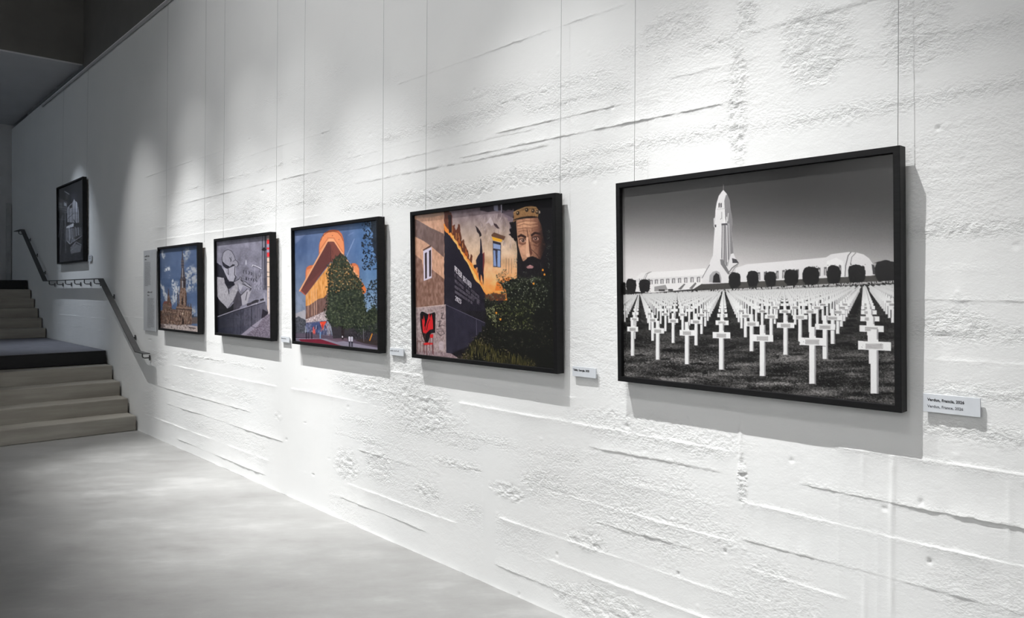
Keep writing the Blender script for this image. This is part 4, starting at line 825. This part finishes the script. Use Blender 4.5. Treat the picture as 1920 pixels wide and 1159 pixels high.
# ---- the photograph of the church
def paint_church(A):
    A.zoom(290, 448, 12.6)
    n = A.nz(9, 12, 3, 4)[..., None]; zy = ((A.PY - 448) / 150)[..., None]
    A.full(np.array((82, 100, 134)) + (n - .5) * 30 + zy * np.array((6, 10, 12)))
    cn = A.nz(5, 6, 44, 4)
    zx = (A.PX - 290) * 12.6; zz = (A.PY - 448) * 12.6; cf = A.nz(2.6, 3.2, 47, 4)
    for x, y, rx, ry, rot, c, k in ((195, 370, 40, 110, -.35, 206, 1), (320, 720, 85, 60, .6, 226, 1.1), (345, 870, 30, 50, 0, 220, .9), (255, 720, 30, 40, .4, 216, .8), (760, 330, 70, 190, .12, 176, .8), (690, 400, 40, 60, 0, 180, .7), (880, 760, 130, 120, 0, 188, 1), (960, 1000, 170, 200, 0, 180, 1), (800, 900, 90, 170, 0, 176, .9), (170, 1120, 40, 150, -.5, 206, 1), (250, 1350, 45, 170, -.4, 204, 1), (470, 1120, 70, 120, 0, 206, 1), (540, 1200, 80, 140, 0, 200, 1), (480, 1400, 80, 120, 0, 196, 1), (380, 1480, 40, 90, -.4, 206, .9), (970, 1720, 130, 120, 0, 178, .9), (800, 1180, 70, 80, 0, 190, .8), (420, 1010, 25, 80, 0, 214, .9), (140, 1430, 40, 40, 0, 190, .7)):
        cr, sr = math.cos(rot), math.sin(rot); dx, dy = zx - x, zz - y
        d = np.hypot((dx * cr + dy * sr) / rx, (dy * cr - dx * sr) / ry)
        m = np.clip((1.25 - d) * .9 * k + (cf - .5) * 3.2, 0, 1) * np.clip(1.7 - d, 0, 1)
        A.full((c, c + 3, c + 9), .92, m)
    # spire and tower
    B1, B2, B3 = (112, 90, 82), (64, 52, 52), (164, 138, 122)
    A.poly([(648, 250), (662, 250), (672, 440), (690, 520), (690, 700), (716, 880), (738, 960), (736, 1180), (600, 1180), (596, 970), (620, 880), (632, 700), (625, 520), (642, 440)], (70, 64, 72))
    for y in (520, 590, 660, 870, 950, 1010): A.line([(612, y), (715, y + 6)], 1.0, (150, 138, 132), .7)
    A.line([(660, 700), (658, 900)], 1.3, (178, 170, 168)); A.line([(690, 960), (692, 1180)], 1.5, (40, 34, 38)); A.line([(625, 980), (622, 1180)], 1.2, (130, 112, 104)); A.line([(660, 1000), (660, 1180)], 2.0, (196, 190, 190), .8)
    A.zoom(290, 535, 12.2)
    sn = A.nz(1.3, 2.2, 55, 3)[..., None]; stone = np.array((120, 96, 84)) + (sn - .5) * 130
    A.poly([(590, 60), (700, 60), (730, 180), (735, 480), (850, 500), (850, 900), (480, 920), (490, 520), (510, 470), (565, 420), (565, 200)], stone)
    A.poly([(310, 80), (322, 80), (335, 220), (360, 330), (388, 440), (385, 540), (500, 560), (500, 900), (130, 920), (130, 600), (180, 560), (185, 430), (215, 365), (285, 365), (300, 230)], stone - 6); A.poly([(215, 365), (285, 365), (300, 400), (190, 430)], (128, 72, 70), .8); A.poly([(335, 380), (388, 440), (385, 500), (350, 470)], (128, 70, 68), .8)
    A.line([(316, 90), (318, 230)], 1.2, (60, 50, 74)); A.poly([(515, 480), (520, 240), (526, 70), (532, 70), (540, 240), (548, 480)], (76, 62, 60))
    A.poly([(625, 290), (648, 280), (648, 450), (622, 450)], (26, 22, 30)); A.poly([(575, 230), (600, 220), (602, 450), (575, 450)], B3, .7); A.poly([(660, 240), (690, 230), (700, 450), (668, 450)], B3, .6); A.poly([(700, 200), (735, 250), (735, 480), (706, 460)], (72, 58, 60), .8)
    for x in (765, 828): A.poly([(x - 18, 560), (x - 6, 420), (x + 6, 420), (x + 20, 560)], (92, 76, 72))
    A.line([(490, 540), (850, 570)], 1.6, B2); A.line([(500, 500), (850, 530)], 1.2, B3); A.line([(140, 585), (490, 620)], 1.0, B3); A.line([(190, 510), (390, 520)], 1.0, B2)
    A.poly([(630, 740), (650, 700), (665, 740), (665, 890), (628, 890)], (34, 24, 26)); A.ell(640, 650, 20, 24, (206, 186, 166))
    rs = random.Random(2)
    for k in range(150):
        x, y = rs.uniform(140, 840), rs.uniform(540, 880); l = rs.uniform(20, 70); A.line([(x, y), (x, y + l)], rs.uniform(.6, 1.3), rs.choice([B2, (48, 38, 40), B3, (186, 160, 140), (90, 60, 56)]), .7)
    for k in range(14): x = 160 + k * 24; A.poly([(x, 640), (x + 10, 635), (x + 10, 690), (x, 692)], (44, 36, 40), .8)
    A.poly([(850, 720), (1060, 700), (1060, 880), (850, 880)], (104, 92, 90)); A.poly([(850, 700), (880, 660), (900, 710), (1060, 705), (1060, 730), (850, 735)], (62, 74, 92))
    A.poly([(60, 880), (340, 890), (540, 920), (700, 900), (1060, 950), (1060, 1160), (60, 1060)], np.array((194, 180, 176)) + (A.nz(1.6, 1.2, 65, 3)[..., None] - .5) * 70)
    A.poly([(770, 950), (940, 975), (940, 1000), (800, 985)], (60, 50, 54), .8); A.poly([(130, 900), (200, 880), (230, 950), (150, 980)], (90, 76, 76), .7)
    for k in range(26): x, y = rs.uniform(150, 1000), rs.uniform(890, 1000); A.line([(x, y), (x, y + 18)], 1.0, (56, 46, 50), .8)

# ---- the dark photograph above the handrail
def paint_dark(A):
    A.zoom(100, 320, 6.1)
    n = A.nz(8, 14, 3, 4)[..., None]; A.full(np.array((17, 17, 22)) + (n - .5) * 18)
    zy = (A.PY - 320) * 6.1; A.full((52, 53, 62), 1, np.clip((zy - 880) / 250, 0, .7) * np.clip((A.nz(4, 5, 9, 3) - .3) * 2, 0, 1)); A.ell(235, 300, 60, 90, (46, 46, 54), .8, False, 2)
    g = lambda k: (k * .78, k * .79, k * .84)
    A.lw = .8
    A.poly([(50, 300), (160, 360), (160, 480), (50, 460)], g(88)); A.poly([(60, 360), (100, 370), (100, 440), (60, 430)], g(160), .8); A.poly([(120, 360), (150, 375), (150, 410), (120, 400)], g(190), .8)
    A.line([(130, 238), (180, 270)], 1.8, g(170)); A.poly([(140, 255), (180, 275), (175, 340), (150, 330)], g(46))
    A.poly([(160, 420), (215, 370), (235, 325), (275, 370), (290, 450), (295, 600), (160, 590)], g(150), 1, False, 1, 2); A.poly([(235, 330), (275, 372), (285, 480), (250, 470)], g(196), .8); A.poly([(180, 410), (215, 380), (212, 420), (190, 440)], g(40))
    A.poly([(150, 640), (230, 600), (232, 640), (150, 670)], g(190)); A.poly([(232, 620), (320, 580), (320, 650), (240, 670)], g(36)); A.poly([(150, 660), (320, 650), (325, 745), (180, 840), (150, 800)], g(120))
    for k in range(9): x = 160 + k * 18; A.line([(x, 650), (x + 6, 800 - k * 6)], 1.2, g(190 if k % 2 else 40), .8)
    for k in range(7): A.line([(65, 400 + k * 14), (150, 412 + k * 14)], .9, g(150 if k % 2 else 50), .8)
    for pts in ([(110, 510), (75, 960)], [(135, 480), (140, 940)], [(100, 520), (60, 760)], [(150, 480), (225, 500)], [(60, 555), (130, 560)], [(155, 560), (230, 490)]): A.line(pts, 1.2, g(150), .9)
    A.poly([(190, 900), (250, 830), (320, 860), (310, 930), (200, 950)], g(110)); A.line([(190, 890), (260, 815), (320, 850)], 1.2, g(190)); A.line([(195, 920), (260, 870)], 1.0, g(170)); A.line([(195, 800), (190, 950)], 1.4, g(40)); A.poly([(240, 760), (320, 730), (325, 830), (260, 815)], g(30))
    rs = random.Random(6)
    for x, y0, y1 in ((215, 380, 590), (250, 345, 600), (275, 372, 600), (180, 430, 600), (295, 450, 640), (305, 500, 640)): A.line([(x, y0), (x + 2, y1)], 1.1, g(30), .9)
    for k in range(16): A.line([(165, 440 + k * 10), (290, 425 + k * 11)], .6, g(rs.choice((60, 110, 170))), .5)
    for k in range(24): x = 152 + k * 7.2; A.line([(x, 655 + rs.uniform(-10, 10)), (x + 4, 790 - k * 3)], .9, g(rs.choice((20, 20, 180, 210))), .75)
    A.line([(150, 800), (190, 838), (325, 745)], 1.2, g(200), .8); A.line([(150, 655), (232, 615)], 1.0, g(220), .9); A.line([(155, 560), (230, 490)], .9, g(20)); A.line([(232, 560), (246, 590)], 1.6, g(14))
    for k in range(200): x, y = rs.uniform(60, 322), rs.uniform(640, 1010); A.line([(x, y), (x + rs.uniform(-12, 12), y + rs.uniform(-16, 16))], .7, g(rs.choice((40, 130, 90, 170))), .6)

# ------------------------------------------------------------------ framed pictures
FD, FWD, REC = 0.048, 0.021, 0.016     # frame depth, face width, recess of the glass
def framed(label, xl, xr, zb, zt, painter, res, gain, lean=1.0, wires=None, wname=''):
    w, h = xr - xl, zt - zb; a = math.radians(lean)
    root = empty('framed_photograph', (xl + w / 2, -0.010, zb)); tag(root, label, 'picture')
    root.rotation_euler = (a, 0, 0)
    # each side is a mitred length of moulding
    fr = empty('frame'); fr.parent = root
    X0, X1, i = -w / 2, w / 2, FWD
    def side(p):   # four corners of the face, outer a, outer b, inner b, inner a
        bm = bmesh.new()
        f = [bm.verts.new((x, -FD, z)) for x, z in p]; k = [bm.verts.new((x, 0, z)) for x, z in p]
        bm.faces.new(f); bm.faces.new(k[::-1])
        for j in range(4): bm.faces.new((f[j], k[j], k[(j + 1) % 4], f[(j + 1) % 4]))
        bmesh.ops.recalc_face_normals(bm, faces=bm.faces[:])
        bmesh.ops.bevel(bm, geom=[e for e in bm.edges if abs(e.verts[0].co.y + FD) < 1e-6 and abs(e.verts[1].co.y + FD) < 1e-6 and ((e.verts[0].co - e.verts[1].co).length > 0.1)], offset=0.0012, segments=2, affect='EDGES')
        me = bpy.data.meshes.new('moulding'); bm.to_mesh(me); bm.free(); link('moulding', me, M['frame'], fr)
    side([(X0, h), (X1, h), (X1 - i, h - i), (X0 + i, h - i)]); side([(X0, 0), (X1, 0), (X1 - i, i), (X0 + i, i)])
    side([(X0, 0), (X0, h), (X0 + i, h - i), (X0 + i, i)]); side([(X1, 0), (X1, h), (X1 - i, h - i), (X1 - i, i)])
    box('backing', (X0 + 0.012, -0.012, 0.012), (X1 - 0.012, -0.004, h - 0.012), M['backing'], root)
    R = Matrix.Translation(root.location) @ Matrix.Rotation(a, 4, 'X')
    yp = -FD + REC + 0.003; e = 0.001
    W = lambda x, y, z: np.array(R @ Vector((x, y, z)))
    O = W(X0 + i - e, yp, h - i + e); U = W(X1 - i + e, yp, h - i + e) - O; V = W(X0 + i - e, yp, i - e) - O
    A = Art(O, U, V, *res); painter(A); me = A.mesh(gain)
    me.transform(R.inverted()); me.update(); link('print', me, M['print'], root)
    gl = box('glass', (X0 + i - e, yp - 0.003, i - e), (X1 - i + e, yp - 0.001, h - i + e), M['glass'], root)
    for xw, side_ in wires or ():
        top = R @ Vector((0, -0.022, h - 0.006)); x = xw
        o = link('hanging_wire', tubemesh('hanging_wire', [(0, 0, 0), (0, 0.5 * (-0.022 - top.y), (4.46 - top.z) / 2), (0, -0.022 - top.y, 4.462 - top.z)], 0.0010, 6), M['wire'], None, (x, top.y, top.z))
        tag(o, 'thin steel wire holding the %s end of the %s' % (side_, wname), 'wire', 'picture wires')
    return root
P_ = lambda a: onwall(a, 545, 0.055)[0]
framed('black framed black and white photograph of white crosses below a tall tower', P_(1159), P_(1691), 1.160, 2.013, paint_cemetery, (660, 500), 1.0, 1.0, [(-1.95, 'left'), (-.895, 'right')], 'cemetery photograph')
framed('black framed photograph of a mural with a crowned bearded man', P_(772.5), P_(1045), 1.160, 2.008, paint_mural, (420, 310), 1.0, 0.8, [(-3.44, 'left'), (-2.385, 'right')], 'crowned man photograph')
framed('black framed photograph of an orange tower behind a green tree', P_(548), P_(712), 1.162, 2.008, paint_tower, (270, 260), 1.0, 0.6, [(-4.91, 'left'), (-3.89, 'right')], 'orange tower photograph')
framed('black framed photograph of grey street art of a man beside a drainpipe', P_(403), P_(509.5), 1.163, 2.000, paint_street, (200, 220), 1.0, 0.6, [(-6.36, 'left'), (-5.35, 'right')], 'grey street art photograph')
framed('black framed photograph of a spired stone church under blue sky', P_(297), P_(372.5), 1.150, 1.990, paint_church, (170, 190), 1.1, 0.6, [(-7.80, 'left'), (-6.79, 'right')], 'church photograph')
framed('dark framed black and white photograph hanging high above the stair handrail', P_(107), P_(156.5), 1.935, 3.045, paint_dark, (110, 170), 2.6, 0.4, [(-12.15, 'left'), (-10.83, 'right')], 'photograph above the handrail')

# ------------------------------------------------------------------ labels and text panel
def text_mesh(txt, size, weight):
    cu = bpy.data.curves.new('lettering', 'FONT'); cu.body = txt; cu.size = size; cu.offset = weight; cu.extrude = 0.0002; cu.resolution_u = 3
    cu.space_character = 1.04
    ob = bpy.data.objects.new('lettering_tmp', cu); COL.objects.link(ob); bpy.context.view_layer.update()
    me = bpy.data.meshes.new_from_object(ob.evaluated_get(bpy.context.evaluated_depsgraph_get()))
    bpy.data.objects.remove(ob); bpy.data.curves.remove(cu); return me
def stand_text(me, width):
    co = np.empty(len(me.vertices) * 3, np.float32); me.vertices.foreach_get('co', co); co = co.reshape(-1, 3)
    k = width / (co[:, 0].max() - co[:, 0].min()); co[:, 0] = (co[:, 0] - co[:, 0].min()) * k
    out = np.stack([co[:, 0], -co[:, 2], co[:, 1]], -1); me.vertices.foreach_set('co', out.astype(np.float32).ravel()); me.update(); return me
def blurred_line(rs, width, size, words):
    """a line of print too small to read: short upright marks in word groups"""
    V = []; F = []; tot = sum(words) + 0.6 * (len(words) - 1); cw = width / tot; x = 0
    for n in words:
        for k in range(n):
            hh = size * rs.choice((0.66, 0.66, 1.0)); b = len(V); wd = cw * 0.62
            V += [(x, 0, 0), (x + wd, 0, 0), (x + wd, 0, hh), (x, 0, hh)]; F.append((b, b + 1, b + 2, b + 3)); x += cw
        x += 0.6 * cw
    me = bpy.data.meshes.new('lettering'); me.from_pydata(V, [], F); return me
def wall_label(label, xl, xr, zb, zt, lines):
    o = box('wall_label', (0, -0.010, 0), (xr - xl, -0.004, zt - zb), M['plate'], None, 0.0006, 1); o.location = (xl, -0.004, zb)
    tag(o, label, 'label', 'picture labels')
    o.data.update()
    for (me, m, x, z) in lines: link('lettering', me, m, o, (x, -0.0104, z))
    for xx in (0.02, xr - xl - 0.02):
        box('spacer', (xx - 0.01, -0.0045, 0.012), (xx + 0.01, 0.006, zt - zb - 0.012), M['plate'], o)
    return o
rs = random.Random(4)
t1 = stand_text(text_mesh('Verdun, Francia, 2026', 0.0125, 0.00035), 0.104); t2 = stand_text(text_mesh('Verdun, France, 2026', 0.0125, 0.00012), 0.101)
wall_label('white wall label reading Verdun at the right of the cemetery photograph', -.831, -.672, 1.166, 1.224, [(t1, M['ink'], .012, .0355), (t2, M['ink_grey'], .012, .0150)])
t3 = stand_text(text_mesh('Tbilisi, Georgia, 2025', 0.0125, 0.0005), 0.098)
wall_label('small white wall label right of the crowned man photograph', -2.335, -2.192, 1.152, 1.198, [(t3, M['ink'], .006, .026)])
wall_label('small white wall label right of the orange tower photograph', -3.850, -3.705, 1.154, 1.199, [(blurred_line(rs, .095, .010, [6, 6, 4]), M['ink_grey'], .006, .024)])
wall_label('small white wall label between the street art and orange tower photographs', -5.324, -5.190, 1.160, 1.205, [(blurred_line(rs, .080, .010, [6, 4, 3]), M['ink_grey'], .006, .024)])
wall_label('small pale wall label at the lower right of the photograph above the handrail', -10.86, -10.71, 1.930, 2.012, [(blurred_line(rs, .09, .012, [5, 4]), M['ink_grey'], .02, .055), (blurred_line(rs, .09, .012, [4, 5]), M['ink_grey'], .02, .030)])
pn = box('text_panel', (0, -0.008, 0), (.405, 0, .862), M['panel'], None, 0.001, 1); pn.location = (-8.60, -0.006, 1.120)
tag(pn, 'tall pale grey text panel beside the church photograph', 'panel')
for (x, z, n, hw, f) in ((.045, .79, 21, .20, 1), (.135, .405, 26, .22, 1)):
    link('heading', blurred_line(rs, .155, .020, [5, 4]), M['ink'], pn, (x, -0.0084, z)); link('heading', blurred_line(rs, .06, .017, [4]), M['ink'], pn, (x, -0.0084, z - .032))
    for k in range(n):
        link('text_line', blurred_line(rs, hw * rs.uniform(.86, 1.0) if k < n - 1 else hw * .5, .0085, [rs.randint(3, 8) for q in range(6)]), M['ink_pale'], pn, (x, -0.0084, z - .062 - k * .0124))
